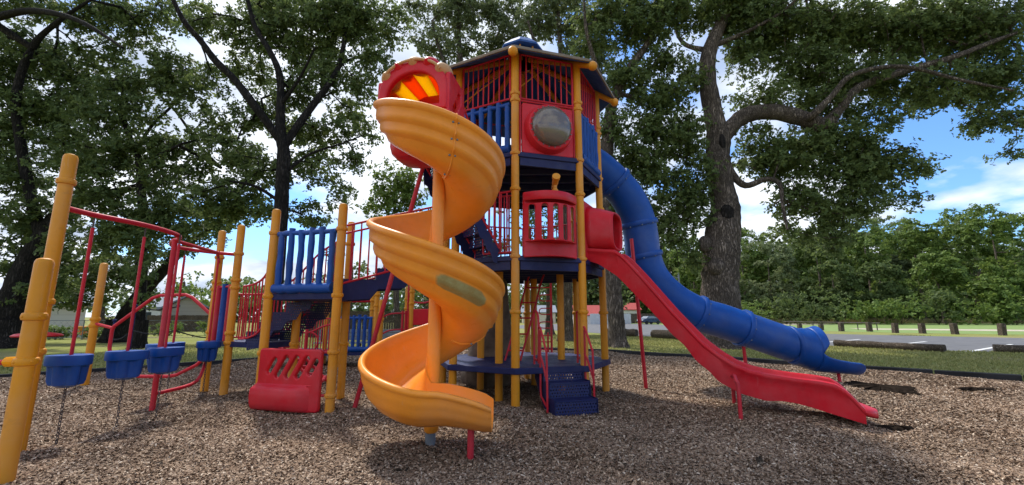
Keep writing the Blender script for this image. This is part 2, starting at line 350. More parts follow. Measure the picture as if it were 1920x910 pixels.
def rrect(x0, y0, x1, y1, r, n=5, sub=0):
    P = []
    for cx, cy, a0 in ((x1 - r, y1 - r, 0), (x0 + r, y1 - r, 90), (x0 + r, y0 + r, 180), (x1 - r, y0 + r, 270)):
        for i in range(n + 1):
            a = R(a0 + 90 * i / n); P.append((cx + r * math.cos(a), cy + r * math.sin(a)))
    if sub:
        Q = []
        for i in range(len(P)):
            a, b = P[i], P[(i + 1) % len(P)]; d = math.dist(a, b); k = max(1, int(d / sub))
            for j in range(k): Q.append((a[0] + (b[0] - a[0]) * j / k, a[1] + (b[1] - a[1]) * j / k))
        return Q
    return P
def smoothpath(P, k=4):
    P = [Vector(p) for p in P]; out_ = []
    for i in range(len(P) - 1):
        p0 = P[max(0, i - 1)]; p1 = P[i]; p2 = P[i + 1]; p3 = P[min(len(P) - 1, i + 2)]
        for j in range(k):
            t = j / k; out_.append(.5 * ((2 * p1) + (p2 - p0) * t + (2 * p0 - 5 * p1 + 4 * p2 - p3) * t * t + (3 * p1 - p0 - 3 * p2 + p3) * t ** 3))
    out_.append(P[-1]); return out_

# ------------------------------------------------------------------ ground, lawn, road
def sheet(name, poly, z, mat, label=None):
    mb = MB(); n = len(poly); mb.add([(p[0], p[1], z) for p in poly], [tuple(range(n))])
    return tag(mb.build(name, mat, smooth=False), kind='structure')
sheet('ground', [(-900, -300), (900, -300), (900, 1200), (-900, 1200)], -.03, M['grass'])
EDGE = [(14.5, 6.2), (10.77, 9.39), (8.85, 11.3), (5.96, 14.3), (3.52, 16.6), (-.5, 18.3), (-4.5, 17.6), (-6.8, 15.2), (-7.65, 13.52), (-8.48, 12.3), (-10.62, 9.86), (-13.5, 7.2)]
bedpoly = EDGE + [(-14.5, -6), (14.5, -6)]
sheet('wood_chip_bed', bedpoly, -.01, M['bed'])
near_edge = [(60, -22), (19.3, 17.4), (17.05, 18.2), (15.2, 20.9), (10.6, 26.5), (9.4, 30.5), (6.0, 40), (-1, 56)]
sheet('parking_lot', near_edge + [(4, 84), (26, 84), (24, 62), (22.5, 45), (24.7, 36), (32.8, 28.6), (75, 4)], -.022, M['asphalt'])
sheet('far_field', [(22, 90), (26, 62), (26, 46), (34, 37), (60, 22), (160, 22), (160, 120), (20, 120)], -.024, flat('sunlit_meadow', (.13, .20, .045), (.21, .29, .07), 1.5))
sheet('sand_strip', [(38, 47), (47, 42), (58, 37), (90, 30), (90, 35), (60, 43), (50, 48), (40, 52)], -.018, M['sand'])
sheet('sand_patch', [(36, 80), (46, 72), (60, 80), (62, 104), (38, 108)], -.018, M['sand'])
lines = [((14.6, 26.6), (17.4, 31)), ((18.2, 22.8), (23.5, 27.6)), ((16.9, 18.9), (27.2, 26.6))]
for (a, b) in ((G(1540, 642), G(1612, 636)), (G(1668, 647), G(1736, 640)), (G(1815, 659), G(1896, 645))):
    mb = MB(); d = (b - a).normalized(); nrm = Vector((-d.y, d.x, 0)) * .09
    mb.add([a + nrm, a - nrm, b - nrm, b + nrm], [(0, 1, 2, 3)]); mb.v = [(x, y, -.017) for x, y, z in mb.v]
    tag(mb.build('parking_line', M['paint'], smooth=False), kind='structure')

# edging timbers, one piece each
def edging(i, a, b, lab):
    a, b = Vector((*a, 0)), Vector((*b, 0)); L = (b - a); n = max(1, round(L.length / 1.3))
    for k in range(n):
        p = a + L * (k + .01) / n; q = a + L * (k + .99) / n
        mb = MB().beam(p + Vector((0, 0, .055 + random.uniform(-.01, .01))), q + Vector((0, 0, .055 + random.uniform(-.012, .012))), .13, .16)
        o = mb.build('edging_board', M['black'], loc=((p + q) / 2), bevel=.02)
        tag(o, lab, 'playground edging', 'black edging boards round the wood chips')
for i in range(len(EDGE) - 1):
    xm = (EDGE[i][0] + EDGE[i + 1][0]) / 2
    lab = 'black plastic edging board between wood chips and lawn right of the slides' if xm > 3.5 else ('black plastic edging board between wood chips and lawn behind the blue pods' if xm < -7 else 'black plastic edging board at the far side of the chips')
    edging(i, EDGE[i], EDGE[i + 1], lab)

def inpoly(x, y, poly):
    c = np.zeros(len(x), bool); n = len(poly)
    for i in range(n):
        x0, y0 = poly[i][0], poly[i][1]; x1, y1 = poly[(i + 1) % n][0], poly[(i + 1) % n][1]
        c ^= ((y0 > y) != (y1 > y)) & (x < (x1 - x0) * (y - y0) / (y1 - y0 + 1e-12) + x0)
    return c
def quadmesh(name, V, mat, n=4, smooth=False):
    """V: (k, n, 3) array of separate n-gons"""
    k = V.shape[0]; me = bpy.data.meshes.new(name); me.vertices.add(k * n); me.vertices.foreach_set('co', V.reshape(-1).astype(np.float32))
    me.loops.add(k * n); me.loops.foreach_set('vertex_index', np.arange(k * n, dtype=np.int32))
    me.polygons.add(k); me.polygons.foreach_set('loop_start', np.arange(0, k * n, n, dtype=np.int32)); me.polygons.foreach_set('loop_total', np.full(k, n, np.int32))
    me.update(calc_edges=True); me.materials.append(mat); o = bpy.data.objects.new(name, me); col.objects.link(o); return o
_w = [(rng.uniform(0, 2 * np.pi), 2 * np.pi / rng.uniform(.45, 3.2), rng.uniform(0, 6.28)) for _ in range(16)]
HOL = [(-.25, 4.0, .75, .05), (4.5, 4.75, .8, .06), (7.6, 9.1, .9, .06), (-4.8, 4.81, .3, .03), (.8, 6.2, .55, .03)]
def mulch_h(X, Y):
    h = 0.042 + sum(np.sin((X * math.cos(a) + Y * math.sin(a)) * k + p) / k for a, k, p in _w) * .022
    for x, y, r, d in HOL: h = h - d * np.exp(-((X - x) ** 2 + (Y - y) ** 2) / r ** 2) + d * .6 * np.exp(-(np.sqrt((X - x) ** 2 + (Y - y) ** 2) - r * 1.5) ** 2 / (.35 * r) ** 2)
    return np.clip(h, .0, .12)
def mulch_bed():
    st = .12; xs = np.arange(-14, 14.4, st); ys = np.arange(-1, 18.5, st); XX, YY = np.meshgrid(xs, ys); IN = inpoly(XX.ravel(), YY.ravel(), bedpoly).reshape(XX.shape); H = mulch_h(XX, YY); nx = len(xs)
    V = np.stack([XX.ravel(), YY.ravel(), H.ravel()], 1); C = IN[:-1, :-1] & IN[1:, :-1] & IN[:-1, 1:] & IN[1:, 1:]; jj, ii = np.nonzero(C); i0 = jj * nx + ii
    me = bpy.data.meshes.new('mulch'); me.from_pydata(V.tolist(), [], np.stack([i0, i0 + 1, i0 + nx + 1, i0 + nx], 1).tolist()); me.shade_smooth(); me.materials.append(M['bed'])
    o = bpy.data.objects.new('mulch_surface', me); col.objects.link(o); tag(o, kind='structure')
mulch_bed()
def chips():
    n = 860000; u = rng.random(n); Y = 2.6 + (16.5 - 2.6) * u ** 1.55; X = (rng.random(n) * 2 - 1) * (1.34 * Y + .4)
    k = inpoly(X, Y, bedpoly) & (rng.random(n) < np.clip(Y / 6 + .25, 0, 1)); X = X[k]; Y = Y[k]; n = len(X)
    L = rng.uniform(.006, .018, n) * (1 + .06 * Y); W = rng.uniform(.003, .006, n) * (1 + .12 * Y)
    a = rng.uniform(0, 2 * np.pi, n); tilt = rng.normal(0, .32, n); roll = rng.normal(0, .5, n)
    hz = mulch_h(X, Y) + .003 + rng.uniform(0, .013, n)
    d = np.stack([np.cos(a) * np.cos(tilt), np.sin(a) * np.cos(tilt), np.sin(tilt)], 1)
    s = np.stack([-np.sin(a) * np.cos(roll), np.cos(a) * np.cos(roll), np.sin(roll)], 1)
    c = np.stack([X, Y, hz], 1); j = rng.uniform(.5, 1, (n, 1))
    V = np.stack([c - d * L[:, None] - s * W[:, None], c + d * L[:, None] - s * W[:, None] * j, c + d * L[:, None] * j + s * W[:, None], c - d * L[:, None] * .9 + s * W[:, None] * .8], 1)
    tag(quadmesh('wood_chips', V, M['chip']), 'loose tan and brown wood chips covering the playground floor', 'wood chips', kind='stuff')
chips()
def blades():
    n = 150000; X = rng.uniform(-16, 30, n); Y = 7 + 26 * rng.random(n) ** 1.5
    road = near_edge + [(4, 84), (26, 84), (24, 62), (22.5, 45), (24.7, 36), (32.8, 28.6), (75, 4)]
    k = ~inpoly(X, Y, bedpoly) & ~inpoly(X, Y, road); X = X[k]; Y = Y[k]; n = len(X)
    h = rng.uniform(.03, .085, n); wd = .012 + .0012 * Y; a = rng.uniform(0, np.pi, n)
    c = np.stack([X, Y, np.full(n, -.03)], 1); s = np.stack([np.cos(a) * wd, np.sin(a) * wd, 0 * a], 1)
    t = c + np.stack([rng.normal(0, .02, n), rng.normal(0, .02, n), h], 1)
    tag(quadmesh('grass_tufts', np.stack([c - s, c + s, t], 1), M['grassblade'], 3), 'short green lawn grass beyond the black edging', 'grass', kind='stuff')
blades()
# tall dry grass before the wood
n = 26000; X = rng.uniform(25, 150, n); Y = rng.uniform(86, 96, n); h = rng.uniform(.3, 1.1, n)
c = np.stack([X, Y, 0 * X], 1); s = np.stack([np.full(n, .09), 0 * X, 0 * X], 1); t = c + np.stack([rng.normal(0, .15, n), 0 * X, h], 1)
tag(quadmesh('tall_grass', np.stack([c - s, c + s, t], 1), leafmat('tall_dry_grass', (.12, .13, .04), (.34, .28, .13), .2), 3), 'tall tan and green grass along the foot of the far wood', 'grass', kind='stuff')

def patch(name, px0, px1, py0, py1, lab, seed):
    rd = random.Random(seed); c = G((px0 + px1) / 2, (py0 + py1) / 2); c.z = float(mulch_h(np.array([c.x]), np.array([c.y]))[0]) + .004; rx = abs(G(px1, py1).x - G(px0, py1).x) / 2; ry = abs(G(px0, py0).y - G(px0, py1).y) / 2
    V = []; n = 30; mb = MB()
    for ring_, (k, z) in enumerate(((1, .004), (.85, .026), (.55, .034), (.0, .03))):
        mb.v += [tuple(c + Vector((math.cos(2 * math.pi * i / n) * rx * k * (1 + .2 * math.sin(i * 1.9 + seed) + .18 * math.sin(i * .63 + seed * 2)), math.sin(2 * math.pi * i / n) * ry * k * (.8 + .3 * math.sin(i * 2.7 + seed) + .3 * math.sin(i * .85 + seed)), z + .01 * math.sin(i * 3.1)))) for i in range(n)]
    for r_ in range(3):
        for i in range(n): mb.f.append((r_ * n + i, r_ * n + (i + 1) % n, (r_ + 1) * n + (i + 1) % n, (r_ + 1) * n + i))
    tag(mb.build(name, M['mat'], loc=c), lab, 'rubber mat')
patch('rubber_mat', 1600, 1708, 726, 750, 'dark worn mat half buried in chips beyond the blue slide exit', 1)
patch('rubber_mat', 1642, 1712, 801, 811, 'dark torn mat in the chips in front of the red slide exit', 3)
patch('rubber_mat', 1800, 1872, 735, 741, 'thin dark mat scrap showing through the chips at far right', 6)

# ================================================================== play equipment builders
PR = .0635
def post(parent, x, y, z1, rings=(), z0=-.05, mat='post', r=PR, name='post', ball=False):
    prof = [(r, z0), (r, z1 - .05), (r * .96, z1 - .03), (r * .8, z1 - .01), (r * .45, z1), (.001, z1 + .003)]
    o = MB().lathe(prof, (x, y, 0), 20).build(name, M[mat], parent)
    for z in rings:
        mb = MB(); mb.lathe([(r * .99, z - .034), (r * 1.22, z - .026), (r * 1.3, z - .01), (r * 1.3, z + .01), (r * 1.22, z + .026), (r * .99, z + .034)], (x, y, 0), 20)
        for a in (-100, -20, 150): mb.sphere((x + r * 1.26 * math.cos(R(a)), y + r * 1.26 * math.sin(R(a)), z), .011, 6)
        mb.build('collar', M[mat], o)
    return o
def vrails(a, b, z0, z1, n, mb, r=.0125, inset=.09, za=0, zb=0, frame=True):
    """upright bars between a and b (plan), bottom z0 top z1, extra height za..zb at the ends"""
    a, b = Vector((a[0], a[1], 0)), Vector((b[0], b[1], 0)); d = (b - a).normalized(); a = a + d * inset; b = b - d * inset
    A0 = a + Vector((0, 0, z0 + za)); B0 = b + Vector((0, 0, z0 + zb)); A1 = a + Vector((0, 0, z1 + za)); B1 = b + Vector((0, 0, z1 + zb))
    mb.tube([A0, B0], .017, 8); mb.tube([A1, B1], .017, 8)
    for i in range(n + 1):
        t = i / n; rr = .019 if (i in (0, n) and frame) else r
        mb.tube([A0.lerp(B0, t), A1.lerp(B1, t)], rr, 7)
    return mb
def log_panel(parent, a, b, z0, z1, n, name='log_panel'):
    a, b = Vector((a[0], a[1], 0)), Vector((b[0], b[1], 0)); d = (b - a).normalized(); A = a + d * .085; B = b - d * .085; mb = MB()
    bow = Vector((0, 0, 0))
    def log(p, q, r, k=9):
        P = [p.lerp(q, i / k) for i in range(k + 1)]; P = [x + Vector([random.uniform(-.005, .005) for _ in range(3)]) for x in P]
        mb.tube(P, [r * random.uniform(.88, 1.1) for _ in P], 10)
    log(A + Vector((0, 0, z1 - .07)), B + Vector((0, 0, z1 - .07)), .04, 14)
    log(A + Vector((0, 0, z0 + .06)), B + Vector((0, 0, z0 + .06)), .075, 14)
    for i in range(n):
        t = (i + .35) / (n - .3); p = A.lerp(B, t); e = z1 + random.uniform(-.03, .02) if 0 < i < n - 1 else z1 - .05
        log(p + Vector((0, 0, z0 + .03)), p + Vector((0, 0, e)), .046)
    return mb.build(name, M['blue'], parent, ang=60)

# ------------------------------------------------------------------ the tower
OC = Vector((.19, 7.96, 0)); OR = 1.46
def oc(k, r=OR, z=0): a = R(-95.5 + 45 * k); return Vector((OC.x + r * math.cos(a), OC.y + r * math.sin(a), z))
Z0, Z1, Z2 = .61, 2.28, 3.95
tower = thing('play_tower', 'tall eight-sided red, yellow and blue play tower with three decks and a blue roof', 'play tower', OC)
for k in range(8):
    p = oc(k); zt = 5.7
    post(tower, p.x, p.y, zt, (Z0 - .04, 1.42, Z1 - .02, Z1 + 1.05, Z2 - .03, Z2 + .88, Z2 + 1.0) if k != 7 else (Z0 - .04, Z1 - .02, Z2 - .03))
for (x, y) in ((-.21, 7.13), (.87, 7.78), (.44, 8.72), (-.57, 8.04)):
    post(tower, x, y, Z1 - .1, (), name='inner_post')
def deck(name, z, r, th=.09, cut=None):
    poly = [oc(k, r) for k in range(8)]
    o = MB().prism([(p.x, p.y) for p in poly], z - th, z).build(name, M['navy'], tower, bevel=.012); return o
dk = deck('ground_deck', Z0, 1.56)
md = deck('middle_deck', Z1 - .012, 1.52, .08)
ud = deck('upper_deck', Z2 - .012, 1.52, .08)
for z, par in ((Z1, md), (Z2, ud)):
    mb = MB()
    for k in range(8):
        a, b = oc(k, 1.47), oc(k + 1, 1.47)
        mb.beam(a.lerp(b, .07) + Vector((0, 0, z - .16)), a.lerp(b, .93) + Vector((0, 0, z - .16)), .04, .13)
    for t in (-.9, -.45, 0.02, .45, .9):
        hw = math.sqrt(max(.1, 1.3 ** 2 - t * t)); mb.beam(OC + Vector((-hw, t, z - .15)), OC + Vector((hw, t, z - .15)), .04, .1)
    mb.build('deck_frame', M['navy'], par)
# roof: eight sloped panels with thickness, edge strips, radial pipes, cupola
ER, EZ, CR_, CZ = 1.80, 5.56, .36, 6.42
rf = MB()
for k in range(8):
    a, b, c_, d = oc(k, ER, EZ), oc(k + 1, ER, EZ), oc(k + 1, CR_, CZ), oc(k, CR_, CZ); dn = Vector((0, 0, -.03))
    V = [a, b, c_, d, a + dn, b + dn, c_ + dn, d + dn]; m_ = sum(V, Vector()) / 8; V = [m_ + (q - m_) * .997 for q in V]
    rf.add(V, [(0, 1, 2, 3), (7, 6, 5, 4), (0, 4, 5, 1), (1, 5, 6, 2), (2, 6, 7, 3), (3, 7, 4, 0)])
roof = rf.build('roof', M['roofblue'], tower, smooth=False)
mb = MB()
for k in range(8): mb.beam(oc(k, ER + .012, EZ + .004), oc(k + 1, ER + .012, EZ + .004), .03, .05)
mb.build('roof_edge', M['edge'], roof, bevel=.006)
for k in range(8):
    mb = MB(); a = oc(k, ER + .02, EZ - .085); b = oc(k, .25, CZ - .055)
    mb.tube([a, b], .052, 12); mb.sphere(a, .078, 14); mb.build('roof_pipe', M['post'], roof)
mb = MB()
for k in range(8):
    a = oc(k, OR * .98, 5.02); b = oc(k + 1, .75, 5.98); mb.tube([a, b], .012, 6)
mb.build('roof_brace', M['post'], roof)
cup = MB().loft([[oc(k, r, z) for k in range(8)] for r, z in ((.36, CZ - .02), (.38, CZ - .02), (.38, CZ + .03), (.36, CZ + .03))], ring=True).build('cupola', M['post'], tower)
for k in range(8): MB().tube([oc(k, .34, CZ - .1), oc(k, .34, CZ + .22)], .018, 8).build('cupola_post', M['post'], cup)
MB().loft([[oc(k, r, z) for k in range(8)] for r, z in ((.46, CZ + .19), (.46, CZ + .23), (.26, CZ + .42), (.12, CZ + .45), (.12, CZ + .40), (.24, CZ + .37), (.42, CZ + .2))]).build('cupola_roof', M['roofblue'], cup, ang=20)
MB().loft([[oc(k, r, z) for k in range(8)] for r, z in ((.33, CZ + .0), (.33, CZ + .14), (.31, CZ + .14), (.31, CZ))]).build('cupola_skirt', M['white'], cup, ang=20)
# barriers of the upper deck
for k in range(8):
    a, b = oc(k), oc(k + 1)
    vrails(a, b, Z2 + .93, Z2 + 1.72, 9, MB(), r=.0115).build('upper_railing', M['redmetal'], tower)
    if k in (1, 3, 4, 5, 7, 2): 
        if k != 2: log_panel(tower, a, b, Z2 + .0, Z2 + .9, 6)
# square panel with bubble between the two front posts
def face_fn(k, off=0.0, zc=0.0):
    a, b = oc(k), oc(k + 1); u = (b - a).normalized(); n = Vector((u.y, -u.x, 0)); mid = (a + b) / 2
    return lambda x, y, w: mid + u * x + n * (w + off) + Vector((0, 0, zc + y))
fn = face_fn(0, .0, Z2 + .42)
o_ = rrect(-.45, -.43, .45, .43, .04); hole = [(.33 * math.cos(a), .33 * math.sin(a)) for a in np.linspace(0, 2 * math.pi, 40, endpoint=False)]
bp = plate(o_, [hole], .06, .015, fn).build('bubble_panel', M['red'], tower)
c0 = fn(.0, 0, 0); nrm = (fn(0, 0, 1) - c0).normalized()
MB().lathe([(.33, 0.0), (.42, .02), (.405, .09), (.385, .17), (.365, .185), (.335, .18), (.33, .12), (.325, 0)], c0, 40, nrm).build('bubble_rim', M['red'], bp)
MB().lathe([(.335 * math.cos(a), .18 + .2 * math.sin(a)) for a in np.linspace(0, 1.565, 12)], c0, 36, nrm).build('bubble_window', M['bubble'], bp, solid=.004)
mb = MB()
for i in range(22):
    a = 2 * math.pi * i / 22; q = face_fn(0, .19, Z2 + .42)(.35 * math.cos(a), .35 * math.sin(a), 0); mb.sphere(q, .011, 6)
mb.build('bubble_bolts', M['grey'], bp)
mb = MB()
for s in (-1, 1): mb.tube([fn(s * .475, -.5, 0), fn(s * .475, 1.05, 0)], .017, 8)
mb.tube([fn(-.475, -.47, 0), fn(.475, -.47, 0)], .017, 8); mb.tube([fn(-.475, .47, 0), fn(.475, .47, 0)], .017, 8)
mb.build('bubble_panel_frame', M['redmetal'], tower)
# curved slotted panel on the middle deck
def drum(u, v, w): 
    t = u / .46; f = face_fn(0, .03, Z1 - .02); bow = .26 * (1 - t * t); return f(u, v, w + bow)
sl = [rrect(x - .042, .24, x + .042, .80, .04, 6, .1) for x in (-.34, -.17, 0, .17, .34)]
dp = plate(rrect(-.45, -.02, .45, 1.0, .03, 4, .035), sl, .045, .014, drum).build('slotted_drum_panel', M['red'], tower, ang=30)
mb = MB(); P = [drum(u, .94, .02) for u in np.linspace(-.45, .45, 24)]
prof = [(-.02, .05), (.02, .06), (.035, .03), (.035, -.05), (.02, -.075), (-.02, -.07)]
mb.loft([[p + (drum(u, .94, .12) - p).normalized() * (a) + Vector((0, 0, b)) for a, b in prof] for u, p in zip(np.linspace(-.45, .45, 24), P)]); mb.build('drum_rim', M['red'], dp)
# telescope
tp = drum(.1, 1.0, 0) ; tp = Vector((.67, 6.43, Z1 + .98))
mb = MB(); mb.lathe([(.05, 0), (.05, .03), (.03, .05), (.03, .1)], tp, 14)
mb.lathe([(.03, -.14), (.042, -.12), (.042, -.02), (.05, 0), (.05, .08), (.062, .11), (.062, .16), (.05, .165), (.001, .165)], tp + Vector((0, 0, .14)), 18, (.05, -.9, .42)); mb.build('telescope', M['post'], tower)
# middle deck bars
for k in (2, 3, 4, 5):
    vrails(oc(k), oc(k + 1), Z1 + .05, Z1 + 1.0, 9, MB()).build('middle_railing', M['redmetal'], tower)
vrails(oc(7).lerp(oc(8), .45), oc(0), Z1 + .05, Z1 + 1.02, 5, MB(), inset=.04).build('middle_railing', M['redmetal'], tower)
vrails((oc(0) + Vector((-.33, .25, 0))), (oc(0) + Vector((-.02, .12, 0))), Z1 + .05, Z1 + .98, 4, MB(), inset=.0).build('middle_railing', M['redmetal'], tower)
# perforated enclosure under the upper deck behind the drum: dark far barrier
# ground-deck steps with handrails
u = (oc(1) - oc(0)).normalized(); nn = Vector((u.y, -u.x, 0)); sc = Vector((.70, 6.86, 0))
stair = None
for i, z in enumerate((.61, .41, .205)):
    f0 = sc + nn * (.03 + .215 * i) ; wd = .62
    mb = MB(); c = f0 + nn * .0; 
    mb.beam(c - u * wd / 2 + Vector((0, 0, z - .10)), c + u * wd / 2 + Vector((0, 0, z - .10)), .012, .205) if False else None
    a = c + nn * .20 - u * wd / 2; b = c + nn * .20 + u * wd / 2
    top = MB(); top.add([a + Vector((0, 0, z - .2)), b + Vector((0, 0, z - .2)), b + Vector((0, 0, z - .004)), a + Vector((0, 0, z - .004))], [(0, 1, 2, 3)])
    a2 = c - u * wd / 2 - nn * .02; b2 = c + u * wd / 2 - nn * .02
    if i == 0: a2 += -nn * .1; b2 += -nn * .1
    top.add([a + Vector((0, 0, z)), b + Vector((0, 0, z)), b2 + Vector((0, 0, z)), a2 + Vector((0, 0, z))], [(0, 1, 2, 3)])
    if stair is None:
        sm = MB()
        for s in (-1, 1):
            e = sc + u * (wd / 2 + .008) * s
            P = [(-.12, .61), (.24, .61), (.26, .43), (.45, .43), (.47, .22), (.67, .22), (.68, .0), (.3, 0), (-.12, .42)]
            q = [e + nn * (p[0] - 0) + Vector((0, 0, p[1])) for p in P]; q2 = [x + u * .008 * s for x in q]; k = len(P)
            sm.add(q + q2, [tuple(range(k)), tuple(range(k, 2 * k))[::-1]] + [(j, (j + 1) % k, k + (j + 1) % k, k + j) for j in range(k)])
        stair = sm.build('deck_steps', M['navy'], tower, smooth=False)
    top.build('step', M['perf'], stair, uv=True, solid=.006, smooth=False)
    nz = MB().beam(a + Vector((0, 0, z - .004)), b + Vector((0, 0, z - .004)), .022, .022); nz.build('step_nosing', M['navy'], stair)
for s, off in ((-1, -.36), (1, .37)):
    e = sc + u * off; q = lambda a, z: e + nn * a + Vector((0, 0, z)); mb = MB()
    for P in ([(-.05, 1.42), (.06, 1.43), (.14, 1.36), (.15, 1.2), (.15, .66)], [(-.04, .63), (-.04, 1.42)], [(.15, 1.18), (.24, 1.17), (.44, .88), (.47, .8), (.48, .0)], [(.15, .82), (.3, .7), (.47, .45)], [(-.04, .72), (.1, .70), (.15, .76)], [(.22, 1.15), (.22, .30), (.30, .18), (.46, .1)]):
        mb.tube(smoothpath([q(*p) for p in P], 4), .0165, 8)
    mb.build('handrail', M['redmetal'], tower)
# ladder rising from ground deck to the middle deck, tall bar climber behind
mb = MB(); A, B = Vector((-.12, 7.55, Z0)), Vector((.38, 8.05, Z1 + .0))
sd_ = Vector((.26, -.05, 0))
for s in (0, 1): mb.tube(smoothpath([A + sd_ * s, A.lerp(B, .5) + sd_ * s, A.lerp(B, .9) + sd_ * s, B + sd_ * s + Vector((.14, .05, -.05)), B + sd_ * s + Vector((.34, .1, -.08))], 5), .017, 8)
for t in np.linspace(.1, .92, 6): mb.tube([A.lerp(B, t), A.lerp(B, t) + sd_], .014, 7)
mb.build('ladder', M['redmetal'], tower)
mb = MB(); bx_, by_ = .88, 9.75
mb.tube([(bx_, by_, -.05), (bx_, by_, 2.25)], .024, 8); mb.tube([(bx_ - .08, by_, -.05), (bx_ - .08, by_, 1.0)], .02, 8)
for z in (.5, .8, 1.1, 1.4, 1.7, 2.0): mb.tube(smoothpath([(bx_, by_, z), (bx_ - .22, by_, z), (bx_ - .27, by_, z + .06), (bx_ - .22, by_, z + .13), (bx_, by_, z + .13)], 3), .013, 6)
mb.build('bar_climber', M['redmetal'], tower)
# moulded rock column under the tower
secs = []
for z, r in ((-.05, .62), (.3, .55), (.7, .47), (1.1, .40), (1.5, .37), (1.9, .36), (2.19, .38)):
    secs.append([Vector((-.45 + r * (1 + .16 * math.sin(3 * a + z * 2) + .06 * math.sin(7 * a + z * 5)) * math.cos(a), 8.75 + r * (1 + .16 * math.sin(3 * a + z * 2) + .06 * math.sin(7 * a - z * 4)) * math.sin(a), z)) for a in np.linspace(0, 2 * math.pi, 28, endpoint=False)])
MB().loft(secs).build('rock_column', M['rock'], tower, sub=1)
# stair flights with perforated steps
def flight(parent, p0, p1, wd, n, side, names=('staircase', 'step'), smat='navy', rail=.9, rails=(1,), nb=9, ext0=0, ext1=0):
    p0, p1 = Vector(p0), Vector(p1); dh = Vector((p1.x - p0.x, p1.y - p0.y, 0)); L = dh.length; d = dh.normalized(); w_ = Vector((-d.y, d.x, 0)) * side; rise = (p1.z - p0.z) / n; run = L / n
    sm = MB()
    for s in (0, 1):
        top = []; bot = []
        for i in range(n):
            top += [p0 + d * run * i + Vector((0, 0, rise * (i + 1) + .02)), p0 + d * run * (i + 1) + Vector((0, 0, rise * (i + 1) + .02))]
            bot += [p0 + d * (run * i + .04) + Vector((0, 0, rise * i - .13)), p0 + d * (run * (i + .85)) + Vector((0, 0, rise * i - .10))]
        P = top + bot[::-1]; o = w_ * (wd * s); q = [x + o for x in P]; q2 = [x + w_ * .012 for x in q]; k = len(P)
        F = []
        m = len(top)
        for i in range(m - 1):
            F += [(i, i + 1, k - 2 - i, k - 1 - i), (k + i, 2 * k - 1 - i, 2 * k - 2 - i, k + i + 1)]
        F += [(j, (j + 1) % k, k + (j + 1) % k, k + j) for j in range(k)]
        sm.add(q + q2, F)
    st = sm.build(names[0], M[smat], parent, smooth=False, uv=True)
    for i in range(n):
        a = p0 + d * run * i + Vector((0, 0, rise * (i + 1))); b = a + d * run; o = w_ * wd; mb = MB()
        mb.add([a, b, b + o, a + o], [(0, 1, 2, 3)]); dz = Vector((0, 0, -rise)); mb.add([a, a + o, a + o + dz, a + dz], [(0, 1, 2, 3)])
        mb.build(names[1], M['perf'], st, uv=True, solid=.004, smooth=False)
    for s in rails:
        o = w_ * (wd * (1 if s > 0 else 0)); mb = MB(); A = p0 + o + Vector((0, 0, .12)) - d * ext0; B = p1 + o + Vector((0, 0, .06)) + d * ext1; up = Vector((0, 0, rail))
        mb.tube([A, B], .017, 8); mb.tube([A + up, B + up], .018, 8)
        for i in range(nb + 1):
            t = i / nb; mb.tube([A.lerp(B, t), A.lerp(B, t) + up], .012, 7)
        mb.build('stair_railing', M['redmetal'], parent)
    return st
flight(tower, (-.20, 6.62, Z1), (-1.0, 6.02, 3.72), .7, 8, -1, rails=(-1, 1), nb=10)
# landing between stair top, hood and the upper deck
mb = MB(); mb.prism([(-1.62, 5.72), (-.95, 5.55), (-.72, 6.25), (oc(0).x - .35, oc(0).y + .12), (oc(7).x, oc(7).y), (-1.5, 6.6)], Z2 - .17, Z2 - .09)
ld = mb.build('landing', M['navy'], tower)
mb = MB(); q = [Vector((-.93, 5.62, Z2 - .05)), Vector((-.80, 6.0, Z2 - .05)), Vector((-.66, 6.35, Z2 - .05))]
hs = [.78, .74, .45]
mb.tube([q[0], q[2]], .015, 7); tops = [q[0].lerp(q[2], t) + Vector((0, 0, .80 - .42 * t ** 2.2)) for t in np.linspace(0, 1, 8)]; mb.tube(tops, .017, 8)
for t, tt in zip(np.linspace(0, 1, 8), tops): mb.tube([q[0].lerp(q[2], t), tt], .011, 6)
mb.build('landing_railing', M['redmetal'], tower)
MB().tube([G(662, 775), (-1.28, 6.15, Z2 - .15)], .032, 10).build('strut', M['redmetal'], tower)

# ------------------------------------------------------------------ spiral slide
AX = Vector((-.85, 4.80, 0))
spiral = thing('spiral_slide', 'orange-yellow spiral slide winding down round its own post under a red crowned hood', 'spiral slide', AX)
prof_out = [(.725, .012), (.75, .012), (.772, -.008), (.775, -.045), (.750, -.07), (.738, -.08), (.742, -.15), (.735, -.20), (.700, -.222), (.688, -.24), (.692, -.30), (.675, -.345), (.635, -.362), (.615, -.385), (.585, -.45), (.52, -.495), (.42, -.53), (.30, -.53), (.19, -.49), (.10, -.42), (.06, -.30), (.055, -.12)]
prof_in = [(.085, -.12), (.095, -.25), (.14, -.37), (.22, -.435), (.31, -.47), (.42, -.475), (.52, -.44), (.60, -.36), (.655, -.25), (.69, -.12), (.705, -.02)]
smooth_out = [(.725, .012), (.75, .012), (.772, -.008), (.775, -.045), (.755, -.07), (.748, -.09), (.742, -.13), (.732, -.18), (.722, -.22), (.712, -.26), (.695, -.30), (.672, -.345), (.648, -.38), (.622, -.41), (.585, -.45), (.52, -.495), (.42, -.53), (.30, -.53), (.19, -.49), (.10, -.42), (.06, -.30), (.055, -.12)]
prof_out.insert(14, (.598, -.42)) if len(prof_out) < len(smooth_out) else None
assert len(prof_out) == len(smooth_out), (len(prof_out), len(smooth_out))
profile = prof_out + prof_in; profile_low = smooth_out + prof_in
